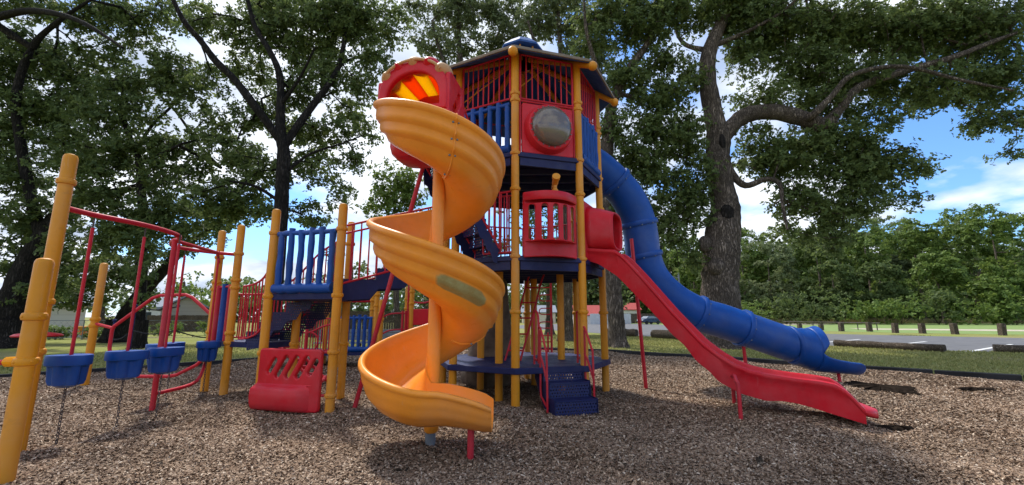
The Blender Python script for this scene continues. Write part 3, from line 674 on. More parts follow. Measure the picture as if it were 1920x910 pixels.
ZT = ([150, 172, 180, 225, 270, 360, 540, 720, 900, 990, 1030], [3.97, 3.88, 3.85, 3.64, 3.47, 3.12, 2.46, 1.68, .96, .665, .60])
def zrim(th): return float(np.mean([np.interp(th + q, *ZT) for q in range(-24, 25, 4)]))
secs = []; params = []
def sect(c, rad, zr, squash=1.0, inner=0.0, low=0.0):
    S = []
    for (ra, za), (rb, zb) in zip(profile, profile_low):
        r_, z_ = ra + (rb - ra) * low, za + (zb - za) * low
        z = z_ * squash
        if inner and r_ < .2: z = z_ * squash * (1 - inner) + (-.02 if z_ > -.2 else z_ * squash) * inner
        S.append(c + rad * r_ + Vector((0, 0, zr + z)))
    return S
rad0 = Vector((math.cos(R(172)), math.sin(R(172)), 0)); t0 = Vector((-rad0.y, rad0.x, 0))
for i in range(6, 0, -1): secs.append(sect(AX - t0 * .09 * i, rad0, zrim(172) + .012 * i)); params.append(172)
for th in np.arange(172, 990.1, 5):
    a = R(th); k = max(0, (th - 900) / 90)
    secs.append(sect(AX, Vector((math.cos(a), math.sin(a), 0)), zrim(th), 1 - .28 * k, k, min(1, max(0, (th - 700) / 90)) * .8)); params.append(th)
zr = zrim(990); rr_ = Vector((0, -1, 0))
for i in range(1, 9):
    t = i / 8; s_ = sect(AX + Vector((.66 * t, 0, 0)), rr_, zr - .02 * t - .16 * max(0, t - .25) ** 1.3, .72 - .14 * t, 1, .8)
    if i >= 7:
        cpt = sum(s_, Vector()) / len(s_); f_ = .975 if i == 7 else .86; s_ = [cpt + (p - cpt) * f_ for p in s_]
    secs.append(s_); params.append(990)
m_ = MB().loft(secs)
chute = m_.build('chute', M['spiral_stained'], spiral, ang=70)
at = chute.data.attributes.new('algae', 'FLOAT', 'POINT'); nP = len(profile)
vals = []
for th in params:
    e = min(1, max(0, (th - 633) / 14)) * min(1, max(0, (694 - th) / 12))
    vals += [e * (1.0 if k in (10, 11, 12) else (.45 if k in (9, 13) else 0)) for k in range(nP)]
at.data.foreach_set('value', vals)
# sections are joined by thin raised seams
for th in (292, 505, 745):
    a = R(th); S = sect(AX, Vector((math.cos(a), math.sin(a), 0)), zrim(th)); k = len(prof_out); mb = MB()
    mb.tube([p + Vector((0, 0, -.002)) for p in S[1:k - 3]], .011, 6); mb.build('chute_seam', M['spiral'], chute)
    mb = MB(); cc_ = sum(S, Vector()) / len(S)
    for j in (5, 9, 13, 16): tg = Vector((-math.sin(a), math.cos(a), 0)) * .03; q = S[j] + (S[j] - cc_).normalized() * .004; mb.sphere(q + tg, .012, 6); mb.sphere(q - tg, .012, 6)
    mb.build('seam_bolts', M['grey'], chute)
MB().lathe([(.072, .28), (.072, 3.4), (.03, 3.6)], AX, 20).build('centre_post', M['spiral'], spiral)
MB().lathe([(.055, -.05), (.055, .30)], AX + Vector((-.01, 0, 0)), 16).build('ground_stub', M['grey'], spiral)
MB().tube([G(882, 862) - Vector((0, 0, .05)), G(882, 862) + Vector((0, 0, .34))], .033, 12).build('leg', M['redmetal'], spiral)
mb = MB(); mb.lathe([(.055, .03), (.075, .05), (.085, .12), (.06, .2)], AX + Vector((0, -.02, .12)), 14); mb.build('foot_hub', M['spiral'], spiral)
# hood
hd = Vector((-.26, -.966, 0)).normalized(); hu = Vector((-hd.y, hd.x, 0)) ; hc = Vector((-1.32, 5.22, 3.62))   # hu: to the right seen from the front
def HP(x, z, d): return hc + hu * x + Vector((0, 0, z)) - hd * d
def arch(w_, h, n=22, zb=0.0):
    P = [(-w_, zb)]
    for i in range(n + 1):
        a = math.pi - math.pi * i / n; P.append((w_ * math.cos(a) * (1 if abs(math.cos(a)) > .999 else 1), h * .55 + (h * .45) * math.sin(a) ** .8))
    P.append((w_, zb)); return P
outer = arch(.50, 1.10, zb=.36)
inner_ = [(x * .78, z) for x, z in arch(.50, .93)]; inner_[0] = (inner_[0][0], .44); inner_[-1] = (inner_[-1][0], .44)
hood = plate(outer, [inner_[::-1]], .09, .025, lambda x, y, w_: HP(x, y, w_ + .04)).build('hood', M['red'], spiral, ang=45)
# side walls (the right one with a slanted slot) and the low back part
slot = [(.16, .30), (.25, .28), (.50, .64), (.50, .78), (.42, .78), (.16, .44)]
for s, hol in ((-1, []), (1, [slot])):
    plate(rrect(.02, -.02 if s > 0 else .3,   .62, .90, .08), hol, .07, .02, lambda d, z, w_, s=s: HP(s * .49 + w_ - s * .03 * (d > .3), z, d)).build('side_wall', M['red'], hood)
# roof of petals, alternately yellow and orange-red, let the sun through
for i in range(7):
    a0 = math.pi - math.pi * i / 7; a1 = math.pi - math.pi * (i + 1) / 7; rows = []
    for t in np.linspace(0, 1, 8):
        w_ = .46 * (1 - .25 * t ** 1.6); h0 = .66; hh = .38 * (1 - .30 * t ** 1.5); d = .05 + .62 * t
        rows.append([HP(w_ * math.cos(a0 + (a1 - a0) * k / 4), h0 + hh * math.sin(a0 + (a1 - a0) * k / 4) * (1 + .05 * math.sin(math.pi * k / 4)), d) for k in range(5)])
    MB().loft(rows, closed=False, cap=False).build('roof_petal', M['tyellow' if i % 2 else 'torange'], hood, solid=.01)
plate(rrect(-.46, .0, .46, .93, .22), [], .05, .02, lambda x, z, w_: HP(x, z, .66 + w_)).build('back_wall', M['red'], hood)
for i in range(1, 6):                                  # crown bumps along the top of the arch
    a = math.pi - math.pi * (i + .5) / 7; c = HP(.50 * math.cos(a), 1.10 * (.55 + .45 * math.sin(a) ** .8) - .015, .07)
    rdir = (hu * math.cos(a) + Vector((0, 0, 1)) * math.sin(a)).normalized(); tdir = hd.cross(rdir).normalized()
    S = []
    for e_ in np.linspace(-1, 1, 11):
        sc_ = max(.03, math.cos(e_ * math.pi / 2)) ** .7; S.append([c - hd * (.06 + .19 * e_) + (tdir * math.cos(b) * .128 + rdir * math.sin(b) * .115) * sc_ for b in np.linspace(0, 2 * math.pi, 18, endpoint=False)])
    MB().loft(S).build('crown_bump', M['tan' if i % 2 else 'red'], hood)
mb = MB(); P = [HP(x * .985, z - .012, -.03) for x, z in outer[5:-5]]; mb.tube(P, .02, 10); mb.build('crown_band', M['tan'], hood)
S = []
for z, k in ((.42, .94), (.30, .99), (.10, 1.02), (-.02, 1.03), (-.12, .97), (-.19, .80), (-.21, .4)):
    S.append([HP(.05 + .44 * k * math.copysign(abs(math.cos(a)) ** .6, math.cos(a)), z, .36 + .33 * k * math.copysign(abs(math.sin(a)) ** .6, math.sin(a))) for a in np.linspace(0, 2 * math.pi, 28, endpoint=False)])
MB().loft(S).build('hood_base', M['red'], hood)

# ------------------------------------------------------------------ red wave slide
wave = thing('wave_slide', 'long wavy red slide running from the middle deck down to the chips', 'slide', (1.38, 7.33, 0))
sd2 = Vector((.861, -.509, 0)); sn = Vector((.509, .861, 0)); p0 = Vector((1.22, 7.04, 0))
rim = [(0, 2.47), (.5, 2.40), (.62, 2.30), (.87, 2.0), (1.3, 1.45), (1.69, 1.0), (1.9, .83), (2.07, .72), (2.25, .65), (2.43, .615), (2.77, .58), (3.0, .565), (3.15, .54), (3.26, .47), (3.34, .37), (3.40, .28)]
bot = [(0, 2.27), (.2, 2.2), (.51, 1.98), (.85, 1.60), (1.0, 1.44), (1.28, 1.10), (1.45, .94), (1.59, .73), (1.75, .60), (1.86, .47), (2.12, .335), (2.4, .27), (2.58, .285), (2.74, .27), (2.9, .235), (3.06, .19), (3.40, .10)]
def ip(tab, s): return float(np.interp(s, [a for a, b in tab], [b for a, b in tab]))
secs = []; W = .62
for s in np.concatenate([np.arange(0, 3.30, .045), np.array([3.30, 3.34, 3.38, 3.41])]):
    zr, zb = ip(rim, s), ip(bot, s); o = p0 + sd2 * s; zf = zb + .07; q = lambda y, z: o + sn * y + Vector((0, 0, z)); zf = max(zb + .05, min(zf, zr - .12))
    P = [(-.005, zr - .005), (-.012, zr - .03), (-.008, zr - .055), (.012, zr - .075), (.012, (zr + zb) / 2), (.03, zb), (.30, zb - .0), (W - .03, zb), (W - .012, (zr + zb) / 2), (W - .012, zr - .075), (W + .008, zr - .055), (W + .012, zr - .03), (W + .005, zr - .005), (W - .03, zr + .008), (W - .06, zr - .012), (W - .075, (zr + zf) / 2), (W - .14, zf + .02), (W / 2, zf), (.14, zf + .02), (.075, (zr + zf) / 2), (.06, zr - .012), (.03, zr + .008)]
    secs.append([q(*p) for p in P])
MB().loft(secs).build('chute', M['red'], wave, ang=50)
S = []
for t in np.linspace(0, 1, 8):
    s = 3.20 + .36 * t; z = .29 - .11 * t; hw = .26 * math.sqrt(max(.12, 1 - (t * .95) ** 3)); th = .08 * (1 - .3 * t)
    o = p0 + sd2 * s + sn * (W / 2 + .02); S.append([o + sn * (hw * math.copysign(abs(math.cos(a)) ** .7, math.cos(a))) + Vector((0, 0, z + th * math.sin(a))) for a in np.linspace(0, 2 * math.pi, 18, endpoint=False)])
MB().loft(S).build('exit_lip', M['red'], wave)
for b, sg in ((G(1390, 795), 1), (G(1378, 770), -1)):
    q = b - p0; sy = q.dot(sn); tgt = (0.0 if sg > 0 else W) - sy
    mb = MB(); mb.tube(smoothpath([b + Vector((0, 0, -.05)), b + Vector((0, 0, .44)), b + Vector((0, 0, .53)) - sd2 * .02, b + sn * tgt * .45 + Vector((0, 0, .575)) - sd2 * .04, b + sn * tgt * 1.0 + Vector((0, 0, .56)) - sd2 * .07], 4), .026, 10)
    mb.build('leg', M['redmetal'], wave)
# entrance panel and hood of the red slide
f1 = face_fn(1, 0, Z1)
ent = plate(rrect(-.46, -.02, .46, .98, .05), [rrect(-.27, .12, .27, .80, .12)], .06, .02, f1).build('entrance_panel', M['red'], wave)
S = []
for d, wx, z0_, z1_ in ((0.02, .40, .18, .93), (.10, .375, .18, .90), (.24, .345, .18, .86), (.40, .31, .18, .80), (.46, .30, .18, .78)):
    S.append([f1(wx * math.copysign(abs(math.cos(a)) ** .55, math.cos(a)), (z0_ + z1_) / 2 + (z1_ - z0_) / 2 * math.copysign(abs(math.sin(a)) ** .6, math.sin(a)), d) for a in np.linspace(0, 2 * math.pi, 36, endpoint=False)])
MB().loft(S, cap=False).build('tunnel_hood', M['red'], ent, solid=.03)

# ------------------------------------------------------------------ blue tube slide
tube = thing('tube_slide', 'blue enclosed tube slide bending down from the top deck to an open exit scoop', 'tube slide', (1.48, 8.35, 0))
TP = [(1.30, 8.28, 4.50), (1.63, 8.36, 4.43), (2.05, 8.5, 4.14), (2.38, 8.6, 3.80), (2.58, 8.66, 3.40), (2.66, 8.7, 3.0), (2.70, 8.72, 2.58), (2.86, 8.76, 2.13), (3.24, 8.8, 1.72), (3.78, 8.85, 1.41), (4.25, 8.88, 1.27), (4.70, 8.92, 1.12), (5.25, 8.97, .935), (5.72, 9.01, .775)]
TR = .335
path = smoothpath(TP, 5); body = MB().tube(path, TR, 32, cap=False).build('tube', M['blue'], tube, solid=.02, ang=60)
def flange(p, d, r=TR, wd=.05):
    MB().lathe([(r - .01, -wd), (r + .035, -wd), (r + .05, -wd * .5), (r + .05, wd * .5), (r + .035, wd), (r - .01, wd)], p, 36, d).build('flange', M['blue'], body)
    q = Vector(d).normalized().to_track_quat('Z', 'Y').to_matrix(); mb = MB()
    for i in range(10): mb.sphere(p + q @ Vector(((r + .045) * math.cos(i * .628), (r + .045) * math.sin(i * .628), wd * .9)), .013, 6)
    mb.build('flange_bolts', M['grey'], body)
fr = frames(path)
for i in (11, 22, 30, 45, 55): flange(fr[i][0], fr[i][3])
MB().tube([fr[12][0] + Vector((0, 0, TR + .012)) + fr[12][3] * -.1, fr[3][0] + Vector((0, 0, TR + .012))], .008, 6).build('seam_strip', M['grey'], body)
# exit scoop
d = Vector((1, .05, 0)).normalized(); n_ = Vector((-d.y, d.x, 0)); c0 = Vector(TP[-1])
def ring_(s, zc, r, a0, a1, k=33, up=1.0, wide=1.0):
    o = c0 + d * s + Vector((0, 0, zc)); row = []
    for a in np.linspace(a0, a1, k): row.append(o + n_ * (r * wide * math.cos(R(a))) + Vector((0, 0, r * math.sin(R(a)) * (up if math.sin(R(a)) > 0 else 1))))
    return row
S = [ring_(s, zc, r, 90, 450, 49, up) for s, zc, r, up in ((-.05, .01, .345, 1), (0, 0, .372, 1), (.04, -.012, .375, 1), (.09, -.03, .355, 1), (.14, -.045, .37, 1.02), (.19, -.06, .358, 1.05), (.25, -.08, .372, 1.1), (.31, -.095, .36, 1.12), (.37, -.11, .372, 1.18))]
scoop = MB().loft(S, closed=False, cap=False).build('exit_scoop', M['blue'], tube, solid=.03, ang=60)
S = [ring_(s, zc, r, a0, 180 - a0, 25, up) for s, zc, r, up, a0 in ((.37, -.11, .372, 1.18, -5), (.42, -.115, .372, 1.22, 4), (.48, -.12, .375, 1.26, 12), (.52, -.12, .38, 1.28, 18), (.535, -.12, .385, 1.28, 22))]
MB().loft(S, closed=False, cap=False).build('flared_lip', M['blue'], scoop, solid=.03, ang=60)
S = [ring_(s, zc, r, a0, -180 - a0, 33, 1, w_) for s, zc, r, a0, w_ in ((.37, -.11, .372, -3, 1), (.41, -.125, .37, -6, 1), (.48, -.145, .365, -9, 1), (.6, -.17, .355, -12, 1.0), (.8, -.20, .34, -15, 1.0), (1.0, -.225, .33, -17, 1.0), (1.17, -.24, .325, -18, 1.0), (1.24, -.25, .325, -22, 1.0), (1.28, -.262, .318, -32, 1.0), (1.30, -.275, .305, -44, 1.0))]
MB().loft(S, closed=False, cap=False).build('exit_trough', M['blue'], scoop, solid=.035, ang=60)
for nm, a, b in (('leg', G(1212, 731), AT(1184, 448, 8.30)), ('leg', G(1385, 685) , Vector((4.68, 8.9, .82))), ('leg', G(1576, 722), Vector((6.66, 9.08, .25)))):
    if a.y > 9.5: a = Vector((4.72, 8.92, 0))
    MB().tube([a - Vector((0, 0, .05)), b], .034, 10).build(nm, M['redmetal'], tube)

# ------------------------------------------------------------------ stair platform on the left
PA, PB, PC, PD = G(483, 772), G(617, 782), Vector((-2.83, 7.4, 0)), Vector((-3.62, 7.32, 0))
SA, SB = G(418, 747), G(382, 737)
plat = thing('stair_platform', 'raised play platform with blue log railing and curving navy stairs beside the tower', 'play platform', PA)
ZP, ZS = 1.72, .93
for p, zt, rg in ((PA, 3.0, (.28, .82, ZP - .07, 2.62)), (PB, 3.0, (.28, .86, ZP - .07, 2.62)), (PC, 3.0, (.9, ZP - .1, 2.6)), (PD, 1.62, (.9, ))): post(plat, p.x, p.y, zt, rg)
for p in (SA, SB): post(plat, p.x, p.y, 2.97, (ZS - .02, ZS + .14, ZS + .92, ZS + 1.05, 2.45))
MB().prism([(PA.x, PA.y), (PB.x, PB.y), (PC.x + .05, PC.y), (PD.x - .1, PD.y)], ZP - .12, ZP - .03).build('platform_deck', M['navy'], plat)
SC_ = Vector((-4.2, 7.55, 0)); MB().prism([(SB.x, SB.y), (SA.x, SA.y - .02), (-4.05, 7.15), (-3.75, 7.75), (-4.4, 8.3)], ZS - .09, ZS).build('lower_deck', M['navy'], plat)
log_panel(plat, PA, PB, ZP - .02, ZP + .95, 6)
flight(plat, (-4.42, 7.28, ZS), (-3.22, 6.98, ZP), .72, 5, 1, rails=(), nb=8, smat='perf')
# curved stair railings
def curved_rail(P, h, n, nm='stair_railing'):
    P = smoothpath(P, 5); mb = MB(); up = Vector((0, 0, h)); mb.tube(P, .017, 8); mb.tube([p + up for p in P], .018, 8); L = len(P)
    for i in range(n + 1):
        t = i / n * (L - 1); a = P[int(t)]; b = P[min(L - 1, int(t) + 1)]; q = a.lerp(b, t - int(t)); mb.tube([q, q + up], .012, 7)
    mb.build(nm, M['redmetal'], plat)
curved_rail([(-4.60, 7.38, ZS + .05), (-4.35, 7.25, ZS + .08), (-4.1, 7.1, 1.12), (-3.85, 6.9, 1.42), (-3.68, 6.62, 1.74)], .88, 13)
curved_rail([(-4.55, 8.2, ZS + .05), (-4.2, 8.1, ZS + .15), (-3.85, 7.9, 1.3), (-3.5, 7.75, 1.6), (-3.1, 7.55, 1.78)], .9, 18)
curved_rail([(SB.x + .06, SB.y + .05, ZS + .04), (-5.0, 8.3, ZS + .04), (-4.55, 8.2, ZS + .05)], .8, 12)
mb = MB(); a = SB; b = SA
for t, mt in ((.2, 'redmetal'), (.8, 'redmetal')):
    q = a.lerp(b, t); mb.tube([q + Vector((0, 0, ZS)), q + Vector((0, 0, ZS + .98))], .045, 10)
mb.tube([a + Vector((0, 0, ZS + .95)), b + Vector((0, 0, ZS + .95))], .018, 8); mb.build('side_panel', M['redmetal'], plat)
q = a.lerp(b, .5); MB().tube([q + Vector((0, 0, ZS)), q + Vector((0, 0, ZS + 1.0))], .05, 10, wob=.05).build('side_log', M['blue'], plat)
# flight up to the tower
flight(plat, (-2.62, 6.55, ZP), (-1.15, 7.05, Z1 - .02), .62, 3, 1, rails=(-1, 1), nb=12)
# red seat panel between the front posts, low down
ax = (PB - PA).normalized(); an = Vector((ax.y, -ax.x, 0)); base = PA + ax * .05 - an * -.02
slots = []
for i in range(5):
    x = .20 + .175 * i; L = .17 if i in (0, 4) else .27; th = R(58); cx, cz = x + .03, .60 - (0 if i in (0, 4) else .01); rr = .041; P = []
    for k in range(16):
        b = 2 * math.pi * k / 16; ex = (L / 2 if math.cos(b) > 0 else -L / 2); lx, ly = ex + rr * math.cos(b), rr * math.sin(b)
        P.append((cx + lx * math.cos(th) - ly * math.sin(th), cz + lx * math.sin(th) + ly * math.cos(th)))
    slots.append(P)
def seatfn(x, z, w_): return base + ax * x + an * (w_ + .06) + Vector((0, 0, .06 + z))
seat = plate(rrect(0, 0, 1.06, .84, .05), slots, .07, .022, seatfn).build('seat_panel', M['red'], plat, ang=45)
S = []
for x in np.linspace(.0, .93, 14):
    k = 1 if x < .70 else max(.12, math.cos((x - .70) / .23 * 1.45)); P = [(0.02, .38), (.04, .35), (.08 * k, .33), (.12 * k, .31), (.145 * k, .28), (.15 * k, .2), (.14 * k, .1), (.11 * k, .03), (.07 * k, .0), (0.02, .0)]
    S.append([seatfn(x, z, max(.02, w_)) for w_, z in P])
MB().loft(S).build('seat_shelf', M['red'], seat, ang=50)
mb = MB()
for z in (.28, .86): mb.tube([PA + Vector((0, 0, z)), PA + ax * .1 + an * .05 + Vector((0, 0, z))], .02, 8); mb.tube([PB + Vector((0, 0, z)), PB - ax * .14 + an * .05 + Vector((0, 0, z))], .02, 8)
mb.build('seat_mount', M['redmetal'], seat)
# red rope-like web ramp under the lower deck
mb = MB()
for i in range(6):
    p = Vector((-4.55 + .16 * i, 8.6 - .05 * i, ZS - .12 - .13 * i)); mb.tube(smoothpath([p, p + Vector((.06, .25, -.05)), p + Vector((.0, .6, 0))], 3), .035, 8)
for s in (0, .5): mb.tube([(-4.6, 8.6 + s, ZS - .1), (-3.6, 8.35 + s, .03)], .03, 8)
mb.build('web_ramp', M['red'], plat)

# ------------------------------------------------------------------ pod climber frame
TL, FL, PX = Vector((-4.80, 4.44, 0)), Vector((-4.06, 3.70, 0)), G(157, 732)
pod = thing('pod_climber', 'yellow posts and S-shaped red overhead rail carrying the hanging blue pods', 'climbing frame', TL)
post(pod, TL.x, TL.y, 3.09, (1.0, 1.5, 2.78))
post(pod, FL.x, FL.y, 1.85, (.98, 1.35))
post(pod, PX.x, PX.y, 2.38, (1.18, 1.30))
ov = [TL + Vector((0, 0, 2.50)), Vector((-4.80, 4.80, 2.50)), Vector((-4.69, 5.36, 2.50)), Vector((-4.68, 5.85, 2.48)), Vector((-4.85, 6.15, 2.47)), Vector((-5.1, 6.35, 2.47)), Vector((-5.45, 6.8, 2.47)), Vector((-5.45, 7.15, 2.47)), Vector((-5.2, 7.38, 2.45)), SA + Vector((0, 0, 2.43))]
MB().tube(smoothpath(ov, 6), .030, 10).build('overhead_rail', M['redmetal'], pod)
MB().tube([Vector((-4.98, 6.24, -.05)), Vector((-4.98, 6.24, 2.47))], .036, 10).build('rail_leg', M['redmetal'], pod)
MB().tube([Vector((-5.05, 6.33, 2.47)), Vector((-5.0, 7.2, 2.42)), SB + Vector((0, 0, 2.36))], .026, 10).build('overhead_rail', M['redmetal'], pod)
MB().tube(smoothpath([(-4.98, 6.24, .30), (-4.93, 6.4, .30), (-4.95, 7.0, .35), (-5.25, 7.6, .62), (-5.4, 7.95, .8)], 4), .026, 10).build('lower_rail', M['redmetal'], pod)
mb = MB(); mb.tube([FL + Vector((0, 0, .98)), FL + Vector((-.35, -.05, .97))], .022, 8); mb.build('stub_rail', M['redmetal'], pod)
MB().lathe([(.034, -.05), (.045, -.03), (.045, .03), (.034, .05)], FL + Vector((-.1, -.015, .98)), 6, (-1, -.1, 0)).build('clamp', M['tyellow'], pod)
plate(rrect(-.3, .0, .3, .32, .05), [], .06, .02, lambda x, z, w_: FL + Vector((-.60 + x, -.07 + w_, .78 + z))).build('end_panel', M['red'], pod)
def make_pod():
    r = thing('stepping_pod', '-', 'stepping pod', (0, 0, 0), 'blue stepping pods hanging from the red rail')
    S = []
    for k, z in ((.93, .31), (.985, .31), (1.0, .295), (1.0, .22), (.97, .205), (.90, .203), (.88, .185), (.82, .04), (.74, .0), (.55, -.01), (.3, -.03)):
        row = []
        for i in range(64):
            a = 2 * math.pi * i / 64; fl = 1 - (.0 if z > .2 else .26) * (.5 + .5 * math.cos(6 * a)) ** 1.5; e = .205 * (1 + .07 * math.cos(3 * a + .5))
            row.append(Vector((e * k * fl * math.cos(a), e * .82 * k * fl * math.sin(a), z)))
        S.append(row)
    MB().loft(S).build('pod_seat', M['blue'], r, ang=42)
    MB().tube([(0, 0, .29), (0, 0, 1.72)], .0175, 8).build('rod', M['redmetal'], r)
    mb = MB(); z = .02; i = 0
    while z > -.64:
        ring = [Vector(((.012 * math.cos(a)) * (i % 2), (.012 * math.cos(a)) * (1 - i % 2), z - .02 + .024 * math.sin(a))) for a in np.linspace(0, 2 * math.pi, 9, endpoint=False)]
        mb.tube(ring, .0045, 5, closed=True); z -= .036; i += 1
    mb.build('chain', M['chain'], r); MB().tube([(0, 0, 1.72), (0, 0, 1.86)], .008, 6).build('hanger', M['chain'], r)
    return r
pods = [((-4.80, 4.81), 'nearest blue pod on a red rod, closest to the tall yellow post'), ((-4.69, 5.38), 'second blue pod from the camera, between the nearest pod and the cluster'), ((-4.66, 5.92), 'front blue pod of the cluster, beside the red centre leg'),
        ((-5.35, 6.72), 'blue pod mostly hidden behind the front pod of the cluster'), ((-5.47, 7.1), 'far blue pod of the cluster, peeking out to the right'), ((-5.12, 7.42), 'farthest right blue pod, next to the yellow stair post')]
pr0 = make_pod()
for i, ((x, y), lab) in enumerate(pods):
    o = pr0 if i == 0 else dup(pr0); o.location = (x, y, .63); o.rotation_euler.z = .5 * i; o['label'] = lab
# loop frame climber
loop = thing('loop_climber', 'red eight-sided tube hoop standing beside the short yellow post', 'climbing hoop', (-6.6, 8.15, 0))
P = [(-7.45, .75), (-7.45, 1.15), (-7.2, 1.35), (-6.72, 1.74), (-6.1, 1.76), (-5.56, 1.32), (-5.53, .9), (-5.75, .5), (-6.2, .27), (-6.9, .27), (-7.3, .5)]
rp = []
for i in range(len(P)):
    a = Vector((P[i][0], 8.15, P[i][1])); b = Vector((P[(i + 1) % len(P)][0], 8.15, P[(i + 1) % len(P)][1])); rp += [a.lerp(b, .12), a.lerp(b, .5), a.lerp(b, .88)]
MB().tube(rp, .03, 9, closed=True).build('hoop', M['redmetal'], loop)
MB().tube([(PX.x, PX.y, 1.22), (-7.45, 8.15, 1.14)], .028, 8).build('mount_bar', M['redmetal'], loop)
# rope net on navy poles
net = thing('rope_net', 'low black rope net strung between slim navy poles behind the hanging pods', 'rope net', (-9.6, 11.2, 0))
NP = [(-10.3, 11.3, 1.25), (-9.55, 11.0, 1.62), (-8.55, 11.1, 1.62), (-7.7, 11.9, 1.3)]
for x, y, z in NP:
    mb = MB().tube([(x, y, -.05), (x, y, z)], .026, 8); mb.sphere((x, y, z), .045, 8); mb.build('pole', M['navy'], net)
for lv in (.12, .62, 1.0):
    mb = MB()
    for i in range(3):
        a, b = Vector(NP[i]), Vector(NP[i + 1]); a.z *= lv if lv < 1 else .99; b.z *= lv if lv < 1 else .99
        if lv == 1.0 and i != 1: continue
        mb.tube([a.lerp(b, t) - Vector((0, 0, .09 * math.sin(math.pi * t))) for t in np.linspace(0, 1, 9)], .017, 6)
        for t in (.33, .66): 
            if lv < 1: mb.sphere(a.lerp(b, t) - Vector((0, 0, .08)), .026, 6)
    mb.build('rope', M['black'], net)
red_t = thing('play_table', 'small round red play table behind the front yellow posts', 'play table', (-13.2, 12.2, 0))
MB().lathe([(.50, .80), (.52, .83), (.45, .88), (.2, .92), (.001, .93)], (-13.2, 12.2, 0), 28).build('table_top', M['red'], red_t)
MB().tube([(-13.2, 12.2, -.05), (-13.2, 12.2, .8)], .05, 10).build('stem', M['redmetal'], red_t)

# ------------------------------------------------------------------ smaller play unit at the back
tod = thing('toddler_unit', 'low play unit with blue log fence and red beams seen beyond the spiral slide', 'play unit', (-4, 11.5, 0))
FP = [AT(705, 600, 11.5), AT(697, 600, 12.4), AT(714, 600, 11.1), AT(762, 600, 12.1), AT(771, 600, 11.5), AT(640, 600, 11.4), AT(612, 600, 12.4)]
FT = [2.27, 2.15, 1.78, 2.18, 2.35, 1.3, 2.0]
for p, t in zip(FP, FT): post(tod, p.x, p.y, t, (t * .72, t - .35))
for z, a, b in ((1.97, 0, 6), (1.80, 1, 6)):
    p, q = Vector((FP[a].x, FP[a].y, z)), Vector((FP[b].x - .4, FP[b].y, z)); mb = MB().tube([p, q], .055, 10); mb.build('beam', M['redmetal'], tod)
    MB().lathe([(.07, -.05), (.07, .05)], p.lerp(q, .45), 12, q - p).build('beam_sleeve', M['redmetal'], tod)
log_panel(tod, (FP[5].x - .1, FP[5].y), (FP[0].x, FP[0].y), .45, 1.38, 6)
MB().prism([(-6.2, 11.3), (FP[0].x, 11.4), (FP[0].x, 12.7), (-6.2, 12.9)], .36, .44).build('deck', M['navy'], tod)
vrails((-5.6, 11.4), (-4.62, 11.3), .5, 1.3, 11, MB()).build('railing', M['redmetal'], tod)
mb = MB(); mb.tube([(-5.25, 11.2, -.05), (-5.25, 11.2, 1.55)], .035, 8)
mb.tube(smoothpath([(-5.55, 11.2, 1.2), (-5.5, 11.2, 1.0), (-5.2, 11.2, .95), (-4.85, 11.2, 1.1), (-4.65, 11.2, 1.15)], 4), .022, 8)
mb.tube(smoothpath([(-5.1, 11.15, .95), (-4.95, 11.15, .85), (-4.95, 11.15, .6), (-5.1, 11.15, .5), (-5.5, 11.15, .48)], 4), .022, 8); mb.build('handrail', M['redmetal'], tod)
mb = MB(); a = Vector((FP[2].x, FP[2].y, 0)); b = Vector((FP[4].x - .1, FP[4].y, 0))
for z in (1.42, 1.0): mb.tube(smoothpath([a + Vector((0, 0, z - .12)), a.lerp(b, .35) + Vector((0, 0, z)), b + Vector((0, 0, z + .02))], 4), .02, 8)
for t in (.80, .93): mb.tube([a.lerp(b, t) + Vector((0, 0, .1)), a.lerp(b, t) + Vector((0, 0, 1.5))], .03, 8)
mb.build('bridge_rail', M['redmetal'], tod)
lp = Vector((-2.42, 11.5, 0))
plate(rrect(-.36, .55, .36, 1.55, .16), [rrect(-.25, 1.08, .25, 1.13, .02), rrect(-.25, .86, .25, .91, .02)], .06, .02, lambda x, z, w_: lp + Vector((x, w_, z))).build('ladder_panel', M['red'], tod)
mb = MB()
for cz in (1.95, 2.5): mb.tube([lp + Vector((.30 * math.copysign(abs(math.cos(a)) ** .7, math.cos(a)), 0, cz + .24 * math.copysign(abs(math.sin(a)) ** .7, math.sin(a)))) for a in np.linspace(0, 2 * math.pi, 24, endpoint=False)], .024, 8, closed=True)
for s in (-1, 1): mb.tube([lp + Vector((s * .34, 0, 0)), lp + Vector((s * .34, 0, 2.2))], .024, 8)
mb.build('climbing_loops', M['redmetal'], tod)
# park bench behind
def bench(x, y, rz, lab):
    r = thing('park_bench', lab, 'bench', (x, y, 0), 'grey park benches beyond the play unit')
    q = Matrix.Translation((x, y, 0)) @ Matrix.Rotation(rz, 4, 'Z')
    mb = MB()
    for i in range(3): mb.box((0, 0, 0), (1.7, .12, .04), M4=q @ Matrix.Translation((0, -.15 + .14 * i, .45)))
    mb.build('seat', M['grey'], r)
    mb = MB()
    for i in range(3): mb.box((0, 0, 0), (1.7, .035, .11), M4=q @ Matrix.Translation((0, .22, .58 + .13 * i)))
    mb.build('backrest', M['grey'], r)
    for s in (-.7, .7): MB().tube([q @ Vector((s, -.2, 0)), q @ Vector((s, -.2, .43)), q @ Vector((s, .2, .43)), q @ Vector((s, .2, .9))], .025, 6).build('leg', M['black'], r)
    MB()
bench(-6.0, 15.4, .1, 'left grey park bench seen between the yellow platform posts')
bench(-4.6, 15.6, 0, 'right grey park bench seen behind the blue log fence of the back unit')

